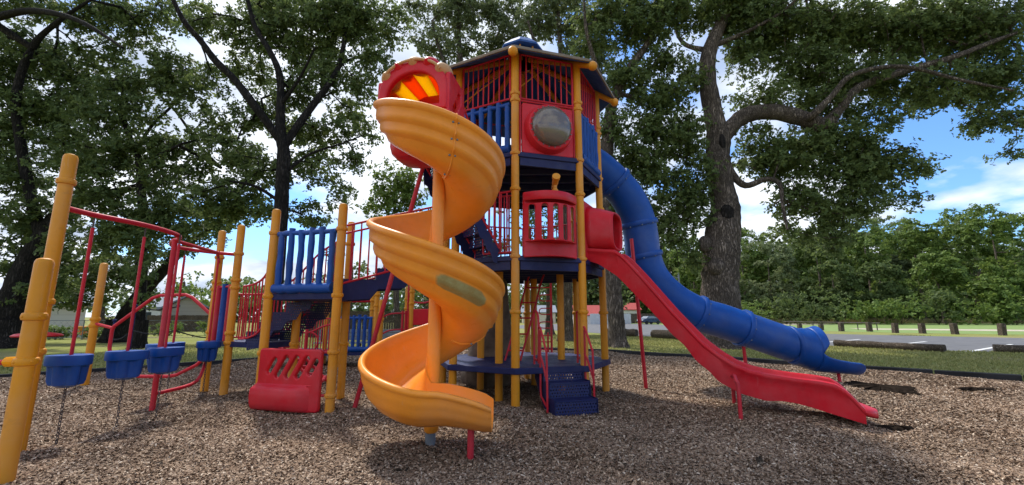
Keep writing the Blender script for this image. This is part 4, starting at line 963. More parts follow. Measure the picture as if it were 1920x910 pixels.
# ================================================================== surroundings
def house(name, x0, x1, Y, depth, h, rise, wall, roofm, lab, gable_x=True, windows=(), garage=(), rz=0):
    r = thing(name, lab, 'house' if name == 'house' else 'building', ((x0 + x1) / 2, Y, 0))
    mb = MB().box(((x0 + x1) / 2, Y + depth / 2, h / 2 - .1), (x1 - x0, depth, h + .2)); mb.build('wall', M[wall], r, smooth=False)
    o = .35; ym = Y + depth / 2; xm = (x0 + x1) / 2
    if gable_x:   # ridge parallel to X
        A = [Vector((x, y, z)) for x in (x0 - o, x1 + o) for y, z in ((Y - o, h - .1), (ym, h + rise), (Y + depth + o, h - .1))]
        mb = MB(); th = Vector((0, 0, .16)); V = A + [a + th for a in A]
        mb.add(V, [(0, 1, 4, 3), (1, 2, 5, 4), (6, 9, 10, 7), (7, 10, 11, 8), (0, 3, 9, 6), (2, 8, 11, 5), (0, 6, 7, 1), (1, 7, 8, 2), (3, 4, 10, 9), (4, 5, 11, 10)])
        mb.build('roof', M[roofm], r, smooth=False)
        MB().add([], []) if False else None
        for x in (x0, x1):
            g = MB(); g.add([(x, Y, h), (x, Y + depth, h), (x, ym, h + rise - .05)], [(0, 1, 2)]); g.build('gable', M[wall], r, smooth=False)
    else:         # gable end faces the camera
        A = [Vector((x, y, z)) for y in (Y - o, Y + depth + o) for x, z in ((x0 - o, h - .1), (xm, h + rise), (x1 + o, h - .1))]
        th = Vector((0, 0, .16)); V = A + [a + th for a in A]
        mb = MB(); mb.add(V, [(0, 3, 4, 1), (1, 4, 5, 2), (6, 7, 10, 9), (7, 8, 11, 10), (0, 6, 9, 3), (2, 5, 11, 8), (0, 1, 7, 6), (1, 2, 8, 7), (3, 9, 10, 4), (4, 10, 11, 5)]); mb.build('roof', M[roofm], r, smooth=False)
        g = MB(); g.add([(x0, Y - .002, h), (x1, Y - .002, h), (xm, Y - .002, h + rise - .05)], [(0, 1, 2)]); g.build('gable', M[wall], r, smooth=False)
    for wx, wz, ww, wh in windows:
        f = MB()
        for dx_, dz_, a, b in ((0, wh / 2, ww + .16, .09), (0, -wh / 2, ww + .16, .09), (-ww / 2, 0, .09, wh), (ww / 2, 0, .09, wh), (0, 0, ww, .05)):
            f.box((wx + dx_, Y - .04, wz + dz_), (a, .08, b))
        fo = f.build('window', M['white'], r, smooth=False); MB().box((wx, Y - .015, wz), (ww, .03, wh)).build('pane', M['glass'], fo, smooth=False)
    for wx, wz, ww, wh in garage: MB().box((wx, Y - .03, wz), (ww, .06, wh)).build('garage_opening', M['glass'], r, smooth=False)
    r.rotation_euler.z = R(rz)
    return r
house('house', -35.9, -28.3, 27.3, 9, 2.15, .9, 'sidingwhite', 'shingle', 'white clapboard house with two windows at far left behind the playground', windows=((-30.6, 1.15, .62, .95), (-33.6, 1.0, .7, 1.2)), rz=45)
house('house', -47.2, -42.8, 54.6, 8, 2.5, 1.2, 'white', 'shingle', 'white house with pale blue-grey roof seen between the red pod rods', windows=((-43.8, 1.4, .7, .8),), garage=((-46.0, 1.0, 1.5, 1.8),), rz=38)
house('house', -34.0, -30.2, 42.7, 8, 2.0, 1.3, 'sidingtan', 'shingle', 'tan sided outbuilding with sloping grey roof left of the stair posts', gable_x=False, windows=((-31.2, .9, .7, .8),), rz=36)
house('barn', 12.2, 19, 82, 7, 1.6, 1.8, 'white', 'redroof', 'low white building with red roof seen between the tower posts')
house('house', 2.2, 9.0, 90, 7, 2.2, 1.4, 'sidingcream', 'shingle', 'cream house seen low under the tower', windows=((5.2, 1.2, .8, .8),))
house('house', 25.6, 29.5, 100, 7, 2.9, 1.5, 'sidingwhite', 'redroof', 'white house with dull red roof beyond the parked car', gable_x=True, windows=((27.5, 1.5, .8, .9),))
def fence_board(a, b, h, mat, lab, cat='fence'):
    a, b = Vector((*a, 0)), Vector((*b, 0)); L = (b - a).length; d = (b - a) / L; n = int(L / .16); mb = MB()
    for i in range(n):
        p = a + d * (.16 * i + .07); mb.beam(p + Vector((0, 0, -.05)) - d * .07, p - Vector((0, 0, .05)) + d * .07, .02, .01) if False else mb.box(p + Vector((0, 0, h / 2 + random.uniform(-.02, .02) - .03)), (.145, .025, h), rz=math.atan2(d.y, d.x))
    r = thing('board_fence', lab, cat, (a + b) / 2)
    mb.build('fence_boards', mat, r, smooth=False); mb = MB()
    for z in (.3, h - .3): mb.beam(a + Vector((0, .05, z)), b + Vector((0, .05, z)), .05, .09)
    mb.build('fence_rail', mat, r); return r
fence_board((-13.5, 29), (-3.5, 31), 1.75, M['wood'], 'weathered brown board fence beyond the play unit and benches')
fence_board((14, 78), (23, 84), 1.9, M['white'], 'pale board fence in front of the red roofed building')
fence_board((21.5, 88), (33, 92), 2.0, M['wood'], 'brown board fence behind the parked car')
fence_board((-33.5, 40), (-27.5, 41), 1.5, M['wood'], 'brown board fence right of the tan outbuilding')
# chain-link fence on the left
cf = thing('chainlink_fence', 'thin metal rail fence between the lawn and the houses on the left', 'fence', (-25, 24.5, 0))
a, b = Vector((-36, 25.5, 0)), Vector((-15, 26.5, 0))
for i in range(9):
    p = a.lerp(b, i / 8); MB().tube([p, p + Vector((0, 0, 1.15))], .03, 6).build('post', M['grey'], cf)
mb = MB(); mb.tube([a + Vector((0, 0, 1.12)), b + Vector((0, 0, 1.12))], .02, 6); mb.tube([a + Vector((0, 0, .1)), b + Vector((0, 0, .1))], .012, 5)
for i in range(int(21 / .35)):
    p = a + (b - a).normalized() * .35 * i; q = p + (b - a).normalized() * .9; mb.tube([p + Vector((0, 0, .1)), q + Vector((0, 0, 1.1))], .004, 4); mb.tube([q + Vector((0, 0, .1)), p + Vector((0, 0, 1.1))], .004, 4)
mb.build('wire_mesh', M['grey'], cf)
toy = thing('toy_truck', 'orange and yellow ride-on toy parked by the white house', 'toy', (-27.2, 28, 0))
MB().box((-27.2, 28, .35), (1.3, .6, .25)).build('body', M['torange'], toy, bevel=.05); MB().box((-27.5, 28, .6), (.5, .5, .3)).build('cab', M['post'], toy, bevel=.06)
for dx_ in (-.45, .45):
    for dy_ in (-.3, .3): MB().lathe([(.16, -.05), (.16, .05)], (-27.2 + dx_, 28 + dy_, .16), 12, (0, 1, 0)).build('wheel', M['black'], toy)
# car
def car(c, rz, lab):
    r = thing('parked_car', lab, 'car', c); q = Matrix.Translation(c) @ Matrix.Rotation(rz, 4, 'Z')
    side = [(-2.15, .35), (-2.2, .7), (-1.9, .92), (-1.25, 1.0), (-.6, 1.42), (.5, 1.46), (1.35, 1.08), (2.05, .95), (2.2, .6), (2.15, .32)]
    def loftside(P, w0, f): 
        return MB().loft([[q @ Vector((x, s * w0 * (f if z > 1.05 else 1), z)) for x, z in P] for s in (-1, -.9, .9, 1)])
    loftside(side, .88, .82).build('body', M['carpaint'], r, bevel=.05)
    mb = MB(); P = [(-1.2, 1.03), (-.6, 1.39), (.48, 1.42), (1.2, 1.08)]
    for s in (-1, 1):
        k = [q @ Vector((x, s * (.885 - .13 * (z > 1.2)), z)) for x, z in P]; mb.add(k, [(0, 1, 2, 3)])
    mb.add([q @ Vector((-1.27, -.7, 1.03)), q @ Vector((-1.27, .7, 1.03)), q @ Vector((-.66, .62, 1.41)), q @ Vector((-.66, -.62, 1.41))], [(0, 1, 2, 3)])
    mb.build('windows', M['shingle'], r, smooth=False)
    for x in (-1.4, 1.35):
        for s in (-1, 1): MB().lathe([(.33, -.1), (.33, .1), (.2, .11), (.001, .11)], q @ Vector((x, s * .82, .33)), 16, q.to_3x3() @ Vector((0, s, 0))).build('wheel', M['black'], r)
    for s in (-.62, .62): MB().sphere(q @ Vector((-2.12, s, .68)), .13, 8).build('headlight', M['white'], r)
car(Vector((24.5, 78, 0)), R(28), 'dark blue car parked at the far end of the asphalt')
# logs that close the parking lot
def logbar(a, b, r_, lab):
    a, b = Vector(a), Vector(b); P = [a.lerp(b, t) + Vector((0, 0, r_ * .8 + random.uniform(-.01, .01))) for t in np.linspace(0, 1, 9)]
    o = MB().tube(P, [r_ * random.uniform(.93, 1.05) for _ in P], 12).build('parking_log', M['wood'], loc=((a + b) / 2)); tag(o, lab, 'log', 'logs laid along the edge of the parking lot')
logbar((17.0, 17.3, 0), (15.2, 20.7, 0), .15, 'log on the lawn directly right of the blue slide exit')
logbar((19.4, 17.7, 0) if False else G(1864, 659), (23.3, 14.2, 0), .15, 'log cut off by the right edge of the view')
logbar(G(1287, 637), G(1226, 633), .28, 'log left of the thick trunk, behind the red slide')
logbar(G(1194, 631), G(1140, 629), .28, 'farthest log, beside the slim trunk right of the tower')
# bollards and pipe rail
bl = None
BP = [(1464, 617, .6), (1500, 618, .6), (1540, 619, .6), (1578, 621, .8), (1631, 621.5, .85), (1679, 624, .8), (1730, 625, .8), (1791, 626.5, .85), (1880, 628.5, .85)]
names_ = ['first', 'second', 'third', 'fourth', 'fifth', 'sixth', 'seventh', 'eighth', 'ninth']
for i, (px, py, h) in enumerate(BP):
    g = G(px, py); t = random.uniform(-.06, .06); mb = MB(); w_ = .17
    mb.loft([[g + Vector((w_ * k * sx + t * z, w_ * k * sy, z)) for sx, sy in ((-1, -1), (1, -1), (1, 1), (-1, 1))] for z, k in ((-.05, 1), (h - .06, 1), (h, .8))])
    tag(mb.build('wooden_bollard', M['wood'], loc=g, smooth=False), f'{names_[i]} short square wooden post from the left along the field edge', 'bollard', 'wooden posts between parking lot and field')
pg = thing('pipe_rail', 'low dark pipe rail running behind the left wooden posts', 'railing', G(1560, 617))
A, B = G(1470, 615), G(1652, 620); mb = MB().tube([A + Vector((0, 0, .75)), B + Vector((0, 0, .72))], .05, 6); mb.build('rail', M['chain'], pg)
for t in (.08, .35, .62, .80, .97): p = A.lerp(B, t); MB().tube([p, p + Vector((0, 0, .74))], .045, 6).build('leg', M['chain'], pg)
# street lamp and basketball hoop
g = Vector((23.6, 60, 0)); lm = thing('street_lamp', 'slim grey street lamp leaning behind the blue tube slide', 'street lamp', g)
MB().tube([g, g + Vector((-.3, 0, 7.4))], .13, 8).build('pole', M['grey'], lm)
MB().tube([g + Vector((-.27, 0, 6.7)), g + Vector((-2.0, 0, 7.0))], .06, 6).build('arm', M['grey'], lm); MB().sphere(g + Vector((-2.2, 0, 6.98)), .28, 8, (1.4, .7, .4)).build('lamp_head', M['white'], lm)
g = Vector((27.9, 55, 0)); hp = thing('basketball_hoop', 'white basketball backboard on a bent pole right of the thick trunk', 'basketball hoop', g)
MB().tube([g, g + Vector((0, 0, 2.6)), g + Vector((.55, -.3, 3.6))], .07, 8).build('pole', M['white'], hp)
MB().beam(g + Vector((-.35, -.4, 3.75)), g + Vector((1.0, -.5, 3.9)), .05, .12).build('board_edge', M['white'], hp)
MB().box(g + Vector((.35, -.42, 3.5)), (1.25, .04, .7), rz=-.1).build('backboard', M['glass'], hp); MB().tube([g + Vector((.35 + .23 * math.cos(a), -.7 + .23 * math.sin(a), 3.05)) for a in np.linspace(0, 6.28, 12, endpoint=False)], .02, 5, closed=True).build('hoop_ring', M['redmetal'], hp)
g = G(1303, 618); bn = thing('litter_bin', 'small turquoise bin on the asphalt seen under the blue tube', 'bin', g)
MB().lathe([(.42, 0), (.5, 1.0), (.52, 1.02), (.5, 1.06)], g, 14).build('bin_body', M['carpaint'], bn)

# ------------------------------------------------------------------ trees
def leaves_at(C, rad, per, size, flat_=.62, droop=.25, ros=6):
    """C: (k,3) cluster centres, rad their radii; whorls of `ros` leaves round short twigs; returns (n, 4, 3) leaf quads"""
    nr = max(1, per // ros); k = len(C) * nr; c = np.repeat(C, nr, 0); rr = np.repeat(rad, nr)
    v = rng.normal(0, 1, (k, 3)); v /= np.linalg.norm(v, axis=1)[:, None]; v *= (rng.random(k) ** .45)[:, None] * rr[:, None]; v[:, 2] *= flat_
    w_ = c + v; ax = v / (rr[:, None] + 1e-9) * .7 + rng.normal(0, .35, (k, 3)); ax[:, 2] += .45; ax /= np.linalg.norm(ax, axis=1)[:, None] + 1e-9
    e1 = np.cross(ax, rng.normal(0, 1, (k, 3))); e1 /= np.linalg.norm(e1, axis=1)[:, None] + 1e-9; e2 = np.cross(ax, e1)
    n = k * ros; i_ = np.tile(np.arange(ros), k); ang = i_ * 2 * np.pi / ros + rng.normal(0, .35, n)
    W3 = lambda q: np.repeat(q, ros, 0)
    d = W3(e1) * np.cos(ang)[:, None] + W3(e2) * np.sin(ang)[:, None] + W3(ax) * rng.uniform(.0, .55, n)[:, None]; d[:, 2] -= droop * rng.random(n); d /= np.linalg.norm(d, axis=1)[:, None] + 1e-9
    nn_ = W3(ax) + rng.normal(0, .3, (n, 3)); s = np.cross(d, nn_); s /= np.linalg.norm(s, axis=1)[:, None] + 1e-9; nn_ = np.cross(s, d)
    L = size * rng.uniform(.5, 1.3, n)[:, None]; W_ = L * .33; p = W3(w_) + rng.normal(0, size * .12, (n, 3))
    return np.stack([p, p + d * L * .55 + s * W_ - nn_ * L * .06, p + d * L - nn_ * L * .12, p + d * L * .6 - s * W_ - nn_ * L * .06], 1)
def branch_mesh(nodes, par, rad, sides=6, thin=5):
    pos = np.array(nodes); n = len(pos); kids = [[] for _ in range(n)]
    for i in range(n):
        if par[i] >= 0: kids[par[i]].append(i)
    mb = MB(); used = set()
    def walk(i0, chain):
        cur = chain[-1]
        while kids[cur]:
            ks = sorted(kids[cur], key=lambda j: -rad[j]); chain.append(ks[0])
            for j in ks[1:]: stack.append([cur, j])
            cur = ks[0]
        return chain
    stack = [[i] for i in range(n) if par[i] < 0]
    while stack:
        ch = stack.pop(); first = ch[0]; isb = len(ch) > 1; ch = walk(None, ch)
        if len(ch) < 2: continue
        r = [rad[c] for c in ch]
        if isb: r[0] = min(rad[ch[0]], rad[ch[1]] * 1.15)
        big = max(r); ns = 16 if big > .3 else (9 if big > .1 else (5 if big > .03 else 4))
        P = [Vector(pos[c]) for c in ch]
        if len(P) > 3:
            pass
        mb.tube(P, r, ns, wob=.06 if big > .1 else 0)
    return mb
def tree(name, lab, Y, limbs, blobs, spacing, per, size, leafm, barkm='bark', group=None, crad=.55, cat='tree', dr=.9, seed=1, base=None, push=0.0, tipr=.013):
    """limbs: (dy0, dy1, [(px, py, diameter m)...]) traced at depth Y; blobs: (px, py, rx px, ry px[, dy])"""
    rd = np.random.default_rng(seed); nodes = []; par = []; fixed = []
    for (dy0, dy1, P) in limbs:
        pts = [AT(px, py, Y + dy0 + (dy1 - dy0) * i / max(1, len(P) - 1)) for i, (px, py, d) in enumerate(P)]; rs = [d / 2 for _, _, d in P]
        if nodes: 
            arr = np.array(nodes); j0 = int(np.argmin(((arr - np.array(pts[0])) ** 2).sum(1))); 
        else: j0 = -1; pts[0].z = min(pts[0].z, -.1)
        prev = j0
        sm_ = smoothpath(pts, 5); rsm = np.interp(np.linspace(0, len(rs) - 1, len(sm_)), range(len(rs)), rs)
        start = 1 if j0 >= 0 else 0
        for i in range(start, len(sm_)):
            nodes.append(tuple(sm_[i])); par.append(prev); fixed.append(float(rsm[i])); prev = len(nodes) - 1
    # flare the root
    zs = nodes[0][2]
    tips = []
    mpp = Y / 804.
    for bdef in blobs:
        px, py, rx, ry = bdef[:4]; dy = bdef[4] if len(bdef) > 4 else push; c = np.array(AT(px, py, Y + dy)); a, b, d = rx * mpp, ry * mpp, (rx + ry) / 2 * mpp * dr
        n = int(max(3, a * b * d * 4.19 / spacing ** 3)); q = rd.normal(0, 1, (n, 3)); q /= np.linalg.norm(q, axis=1)[:, None]; q *= (rd.random(n) ** .42)[:, None]
        tips.append(c + q * np.array([a, d, b]))
    tips = np.concatenate(tips); tips = tips[tips[:, 2] > .8]
    NX = np.array(nodes); dmin = np.sqrt(((tips[:, None, :] - NX[None]) ** 2).sum(2)).min(1); order = np.argsort(dmin)
    cap = len(nodes) + len(tips) * 8; A = np.zeros((cap, 3)); A[:len(nodes)] = NX; m = len(nodes); lowz = np.array([nodes[0][2]])
    allow = np.ones(cap, bool); zmin = sorted(t[2] for t in tips)[max(0, len(tips) // 30)] - 2.0
    for j in range(len(nodes)):
        if fixed[j] > .16 and nodes[j][2] < zmin + 1: allow[j] = False
    if not allow[:m].any(): allow[:m] = True
    count = m; tipidx = []
    for ti in order:
        t = tips[ti]; dd = ((A[:count] - t) ** 2).sum(1); dd = np.where(allow[:count], dd, 1e9); j = int(dd.argmin()); L = math.sqrt(dd[j])
        if L < .05: tipidx.append(j); continue
        k = max(1, min(7, int(L / .45))); prev = j; p0_ = A[j].copy(); ctrl = (p0_ + t) / 2 + np.array([0, 0, .12 * L]) + rd.normal(0, .07 * L, 3)
        for i in range(1, k + 1):
            u_ = i / k; p = (1 - u_) ** 2 * p0_ + 2 * u_ * (1 - u_) * ctrl + u_ * u_ * t + (rd.normal(0, .03, 3) if i < k else 0)
            A[count] = p; nodes.append(tuple(p)); par.append(prev); fixed.append(0); prev = count; count += 1
        tipidx.append(prev)
    acc = np.zeros(count)
    rad = np.zeros(count)
    isparent = np.zeros(count, bool)
    for i in range(count):
        if par[i] >= 0: isparent[par[i]] = True
    for i in range(count - 1, -1, -1):
        r_ = max(tipr, acc[i] ** (1 / 2.3)) if isparent[i] else tipr
        if fixed[i] > 0: r_ = fixed[i]
        rad[i] = r_
        if par[i] >= 0 and not fixed[i]: acc[par[i]] += r_ ** 2.3
    loc = Vector(base) if base is not None else Vector((nodes[0][0], nodes[0][1], 0))
    root = thing(name, lab, cat, loc, group)
    mb = branch_mesh(nodes, par, rad)
    r0 = rad[0]
    if r0 > .15:
        S = []
        for z, k in ((-.1, 1.45), (.08, 1.32), (.3, 1.15), (.7, 1.05), (1.2, 1.0)):
            c = Vector(nodes[0]); S.append([Vector((c.x + r0 * k * (1 + (k - 1) * .5 * math.sin(5 * a + seed)) * math.cos(a), c.y + r0 * k * (1 + (k - 1) * .5 * math.sin(5 * a + seed)) * math.sin(a), z)) for a in np.linspace(0, 2 * math.pi, 24, endpoint=False)])
        mb.loft(S)
    tr = mb.build('trunk', M[barkm], root, ang=80)
    C = A[tipidx] if len(tipidx) else tips
    Q = leaves_at(C, rd.uniform(.6, 1.2, len(C)) * crad, per, size)
    Q = Q - np.array(loc)[None, None]
    o = quadmesh('crown', Q, M[leafm]); o.parent = root
    return root, tr
T = {}
T1, T1t = tree('oak_tree', 'huge sinuous oak with a thick bare trunk standing right of the blue tube slide', 20,
    [(0, 0, [(1347, 652, 1.9), (1350, 600, 1.8), (1350, 540, 1.6), (1352, 480, 1.62), (1356, 430, 1.5), (1360, 390, 1.28), (1352, 350, 1.2), (1345, 300, 1.18), (1347, 262, 1.1), (1338, 215, .88), (1328, 160, .82), (1328, 105, .76), (1345, 60, .66), (1362, 20, .55), (1385, -40, .4)]),
     (0, -1.5, [(1350, 275, .6), (1370, 240, .74), (1400, 216, .76), (1450, 210, .76), (1500, 221, .76), (1545, 233, .7), (1575, 205, .42), (1610, 165, .38), (1680, 138, .34), (1780, 110, .28), (1870, 75, .2), (1940, 50, .1)]),
     (-1.2, -3, [(1520, 222, .4), (1560, 180, .26), (1600, 140, .22), (1690, 125, .18), (1800, 150, .14), (1900, 170, .08)]),
     (0, -1, [(1358, 285, .3), (1373, 325, .34), (1398, 348, .3), (1438, 336, .24), (1462, 346, .2), (1468, 388, .16), (1476, 430, .08)]),
     (0, 1.5, [(1328, 95, .3), (1285, 84, .22), (1266, 52, .16), (1262, 10, .1)]),
     (0, -2, [(1340, 85, .3), (1400, 60, .2), (1470, 20, .14), (1520, -30, .1)])],
    [(1450, 50, 110, 55), (1400, 10, 90, 40), (1290, 20, 70, 45), (1570, 50, 100, 55), (1690, 60, 100, 65), (1820, 50, 110, 70), (1600, 150, 110, 38), (1740, 165, 110, 40), (1870, 150, 70, 55), (1500, 120, 80, 40), (1430, 185, 70, 28), (1860, 230, 60, 32), (1895, 285, 28, 22), (1545, 270, 95, 45), (1640, 300, 75, 42), (1705, 318, 42, 30), (1470, 300, 75, 40), (1590, 385, 75, 38), (1555, 440, 55, 38), (1495, 375, 65, 38), (1722, 382, 34, 16), (1655, 360, 40, 22), (1420, 260, 45, 25), (1640, 220, 60, 30), (1480, 430, 35, 25), (1400, 110, 50, 40), (1430, 300, 50, 40), (1600, 330, 80, 40), (1540, 200, 60, 35), (1380, 20, 60, 40), (1300, 150, 40, 40), (1290, 240, 36, 36)],
    .54, 78, .165, 'leaf', crad=.68, seed=3)
# burrs and branch scars on the oak; first paints a hollow's shade dark
for px, py, w_, h_, dy, m in ((1364, 402, .34, .52, -.50, 'darkbark'), (1322, 458, .32, .40, -.35, 'bark'), (1345, 500, .42, .40, -.62, 'bark'), (1352, 268, .2, .5, -.38, 'darkbark')):
    c = AT(px, py, 20 + dy); MB().sphere(c, 1, 14, (w_, .25, h_)).build('burr_or_hollow', M[m], T1t)
tree('oak_tree', 'straight grey trunk with spreading crown just right of the tower posts', 20,
    [(0, 0, [(1158, 652, .74), (1155, 600, .74), (1150, 540, .72), (1146, 480, .7), (1140, 400, .66), (1138, 320, .66), (1140, 250, .6), (1150, 190, .5), (1180, 130, .42), (1215, 80, .32), (1240, 20, .22), (1250, -30, .15)]),
     (0, 1, [(1140, 330, .3), (1190, 310, .25), (1250, 290, .2), (1300, 300, .1)]),
     (0, -1, [(1150, 200, .3), (1120, 130, .25), (1100, 60, .18), (1095, 0, .1)]),
     (0, 1, [(1160, 175, .25), (1210, 185, .2), (1260, 160, .12)])],
    [(1200, 50, 65, 55), (1175, 150, 50, 50), (1240, 190, 60, 45), (1265, 260, 60, 45), (1215, 320, 55, 45), (1270, 370, 50, 40), (1255, 430, 45, 40), (1300, 330, 40, 50), (1150, 240, 35, 45), (1255, 120, 45, 40), (1215, 400, 40, 40), (1110, 60, 45, 50), (1290, 480, 35, 25), (1170, 290, 40, 50), (1180, 400, 40, 50), (1225, 250, 40, 40), (1200, 480, 40, 30), (1240, 20, 60, 40), (1150, 10, 60, 35), (1300, 400, 35, 50)],
    .54, 84, .165, 'leaf', crad=.68, seed=5)
tree('oak_tree', 'forked grey-green tree rising behind the tower roof, left of its peak', 27,
    [(0, 0, [(880, 640, .8), (878, 500, .7), (872, 300, .6), (865, 150, .45), (860, 60, .3), (862, 0, .2)]), (0, 1, [(872, 200, .3), (910, 120, .22), (940, 50, .15)]), (0, -1, [(868, 180, .3), (830, 110, .22), (810, 40, .15)])],
    [(840, 30, 60, 40), (900, 35, 55, 40), (850, 90, 70, 30), (925, 90, 50, 30), (880, 5, 60, 30), (800, 80, 30, 35), (890, 130, 60, 25), (960, 60, 50, 40), (950, 10, 60, 30), (780, 20, 40, 30)],
    .72, 78, .19, 'leafsage', crad=.8, seed=8)
tree('oak_tree', 'grey-green tree rising behind the tower roof, right of its peak', 25,
    [(0, 0, [(1062, 640, .8), (1060, 500, .7), (1055, 300, .6), (1055, 160, .4), (1050, 80, .3), (1045, 0, .2)]), (0, 1, [(1055, 170, .3), (1090, 100, .22), (1120, 40, .15)]), (0, -1, [(1053, 180, .3), (1010, 100, .2), (990, 40, .12)])],
    [(1040, 35, 70, 40), (1100, 60, 50, 40), (1000, 45, 45, 28), (1090, 110, 50, 35), (1150, 30, 40, 35), (1130, 100, 35, 50), (1050, -5, 80, 30), (1110, 170, 40, 40)],
    .70, 78, .19, 'leafsage', crad=.78, seed=9)
tree('oak_tree', 'tall dark tree forking into three limbs behind the blue log railing', 17,
    [(0, 0, [(512, 655, .62), (515, 560, .6), (524, 440, .56), (528, 380, .54), (530, 330, .52), (532, 285, .5), (526, 250, .42), (526, 200, .34), (524, 140, .28), (505, 95, .24), (478, 50, .2), (462, -10, .14)]),
     (0, -1.5, [(528, 268, .34), (505, 235, .34), (475, 195, .34), (440, 150, .3), (405, 115, .28), (375, 75, .24), (345, 40, .2), (320, -10, .14)]),
     (0, 1.5, [(533, 275, .34), (552, 245, .32), (585, 200, .3), (622, 150, .26), (640, 110, .24), (648, 50, .18), (655, -10, .1)]),
     (1, 2, [(634, 120, .16), (680, 104, .12), (725, 92, .08)]), (0, -1, [(524, 200, .2), (560, 150, .12), (590, 90, .08)]),
     (0, 1, [(529, 330, .16), (580, 290, .12), (640, 270, .08), (690, 250, .04)]), (0, -1, [(527, 380, .16), (480, 350, .12), (430, 340, .08)])],
    [(590, 50, 90, 50), (680, 40, 60, 45), (440, 50, 60, 40), (510, 60, 60, 45), (620, 140, 60, 45), (560, 170, 55, 42), (455, 220, 55, 32), (600, 250, 60, 35), (480, 320, 60, 42), (420, 370, 70, 42), (615, 320, 32, 32), (560, 330, 50, 36), (680, 165, 32, 45), (735, 50, 40, 45), (395, 150, 40, 40), (640, 10, 90, 35), (540, 10, 70, 35), (370, 40, 50, 40), (500, 200, 45, 35), (470, 130, 60, 45, 3), (540, 235, 55, 45, 3), (600, 105, 60, 40, 3), (650, 215, 45, 40, 3), (500, 20, 80, 35, 3), (450, 290, 50, 36, 3), (590, 300, 45, 36, 3), (690, 60, 50, 40, 3), (590, 405, 50, 28), (650, 370, 36, 26), (660, 300, 40, 28), (690, 250, 28, 24), (420, 280, 55, 32), (560, 100, 50, 40), (700, 110, 45, 40), (660, 240, 30, 35), (500, 400, 50, 25)],
    .48, 72, .145, 'leaf', 'darkbark', crad=.55, seed=12, push=1.3)
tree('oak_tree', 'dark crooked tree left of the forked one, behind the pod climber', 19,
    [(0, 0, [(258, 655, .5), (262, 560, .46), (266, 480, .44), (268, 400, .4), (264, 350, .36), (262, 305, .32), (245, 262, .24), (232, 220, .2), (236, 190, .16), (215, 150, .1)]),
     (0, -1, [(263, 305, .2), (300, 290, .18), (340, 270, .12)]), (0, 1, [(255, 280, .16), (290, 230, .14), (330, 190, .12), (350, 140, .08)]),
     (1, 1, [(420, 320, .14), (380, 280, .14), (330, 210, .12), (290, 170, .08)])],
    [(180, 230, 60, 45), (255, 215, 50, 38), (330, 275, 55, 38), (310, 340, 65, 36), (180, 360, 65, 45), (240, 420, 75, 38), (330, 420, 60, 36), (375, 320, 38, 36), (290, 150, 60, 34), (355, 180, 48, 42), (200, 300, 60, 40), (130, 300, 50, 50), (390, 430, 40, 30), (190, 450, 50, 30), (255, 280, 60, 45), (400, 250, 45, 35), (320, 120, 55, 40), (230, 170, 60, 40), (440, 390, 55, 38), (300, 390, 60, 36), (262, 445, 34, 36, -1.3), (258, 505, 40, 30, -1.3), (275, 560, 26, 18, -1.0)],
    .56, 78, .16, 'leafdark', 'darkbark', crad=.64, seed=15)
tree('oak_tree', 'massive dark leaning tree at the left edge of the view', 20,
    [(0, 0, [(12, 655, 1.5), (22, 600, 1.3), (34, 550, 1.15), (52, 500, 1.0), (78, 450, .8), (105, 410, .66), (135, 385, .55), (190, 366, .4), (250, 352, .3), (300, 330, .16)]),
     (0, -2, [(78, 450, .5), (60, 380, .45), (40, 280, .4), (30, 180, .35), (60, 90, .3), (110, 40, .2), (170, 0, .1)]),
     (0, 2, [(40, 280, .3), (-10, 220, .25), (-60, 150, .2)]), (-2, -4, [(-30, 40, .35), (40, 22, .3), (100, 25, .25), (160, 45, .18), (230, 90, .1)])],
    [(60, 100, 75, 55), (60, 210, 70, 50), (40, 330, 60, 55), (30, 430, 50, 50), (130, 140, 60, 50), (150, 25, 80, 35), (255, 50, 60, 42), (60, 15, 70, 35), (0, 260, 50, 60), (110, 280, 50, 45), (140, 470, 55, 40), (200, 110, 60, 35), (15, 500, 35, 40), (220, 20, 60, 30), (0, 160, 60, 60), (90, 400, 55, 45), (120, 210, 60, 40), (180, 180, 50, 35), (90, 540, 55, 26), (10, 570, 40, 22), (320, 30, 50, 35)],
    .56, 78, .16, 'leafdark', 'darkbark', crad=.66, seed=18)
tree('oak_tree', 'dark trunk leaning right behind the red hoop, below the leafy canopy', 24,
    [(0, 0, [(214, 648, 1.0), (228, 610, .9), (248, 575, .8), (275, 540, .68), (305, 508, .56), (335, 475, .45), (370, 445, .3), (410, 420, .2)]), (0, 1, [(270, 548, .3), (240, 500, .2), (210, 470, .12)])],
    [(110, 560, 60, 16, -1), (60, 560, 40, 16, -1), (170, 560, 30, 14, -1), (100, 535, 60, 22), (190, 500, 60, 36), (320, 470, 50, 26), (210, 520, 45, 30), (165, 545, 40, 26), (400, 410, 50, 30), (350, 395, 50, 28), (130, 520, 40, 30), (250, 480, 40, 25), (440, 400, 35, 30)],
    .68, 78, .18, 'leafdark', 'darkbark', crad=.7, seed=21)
tree('maple_tree', 'small bright green tree in the gap left of the spiral slide', 32,
    [(0, 0, [(745, 640, .5), (742, 520, .4), (740, 420, .3), (742, 350, .2), (750, 320, .1)]), (0, 1, [(741, 420, .2), (700, 360, .1)]), (0, 1, [(741, 400, .2), (780, 350, .1)])],
    [(740, 350, 48, 36), (710, 385, 30, 30), (775, 345, 32, 40), (760, 390, 45, 30), (735, 320, 25, 20)],
    .8, 54, .25, 'leaflight', crad=.8, seed=24)
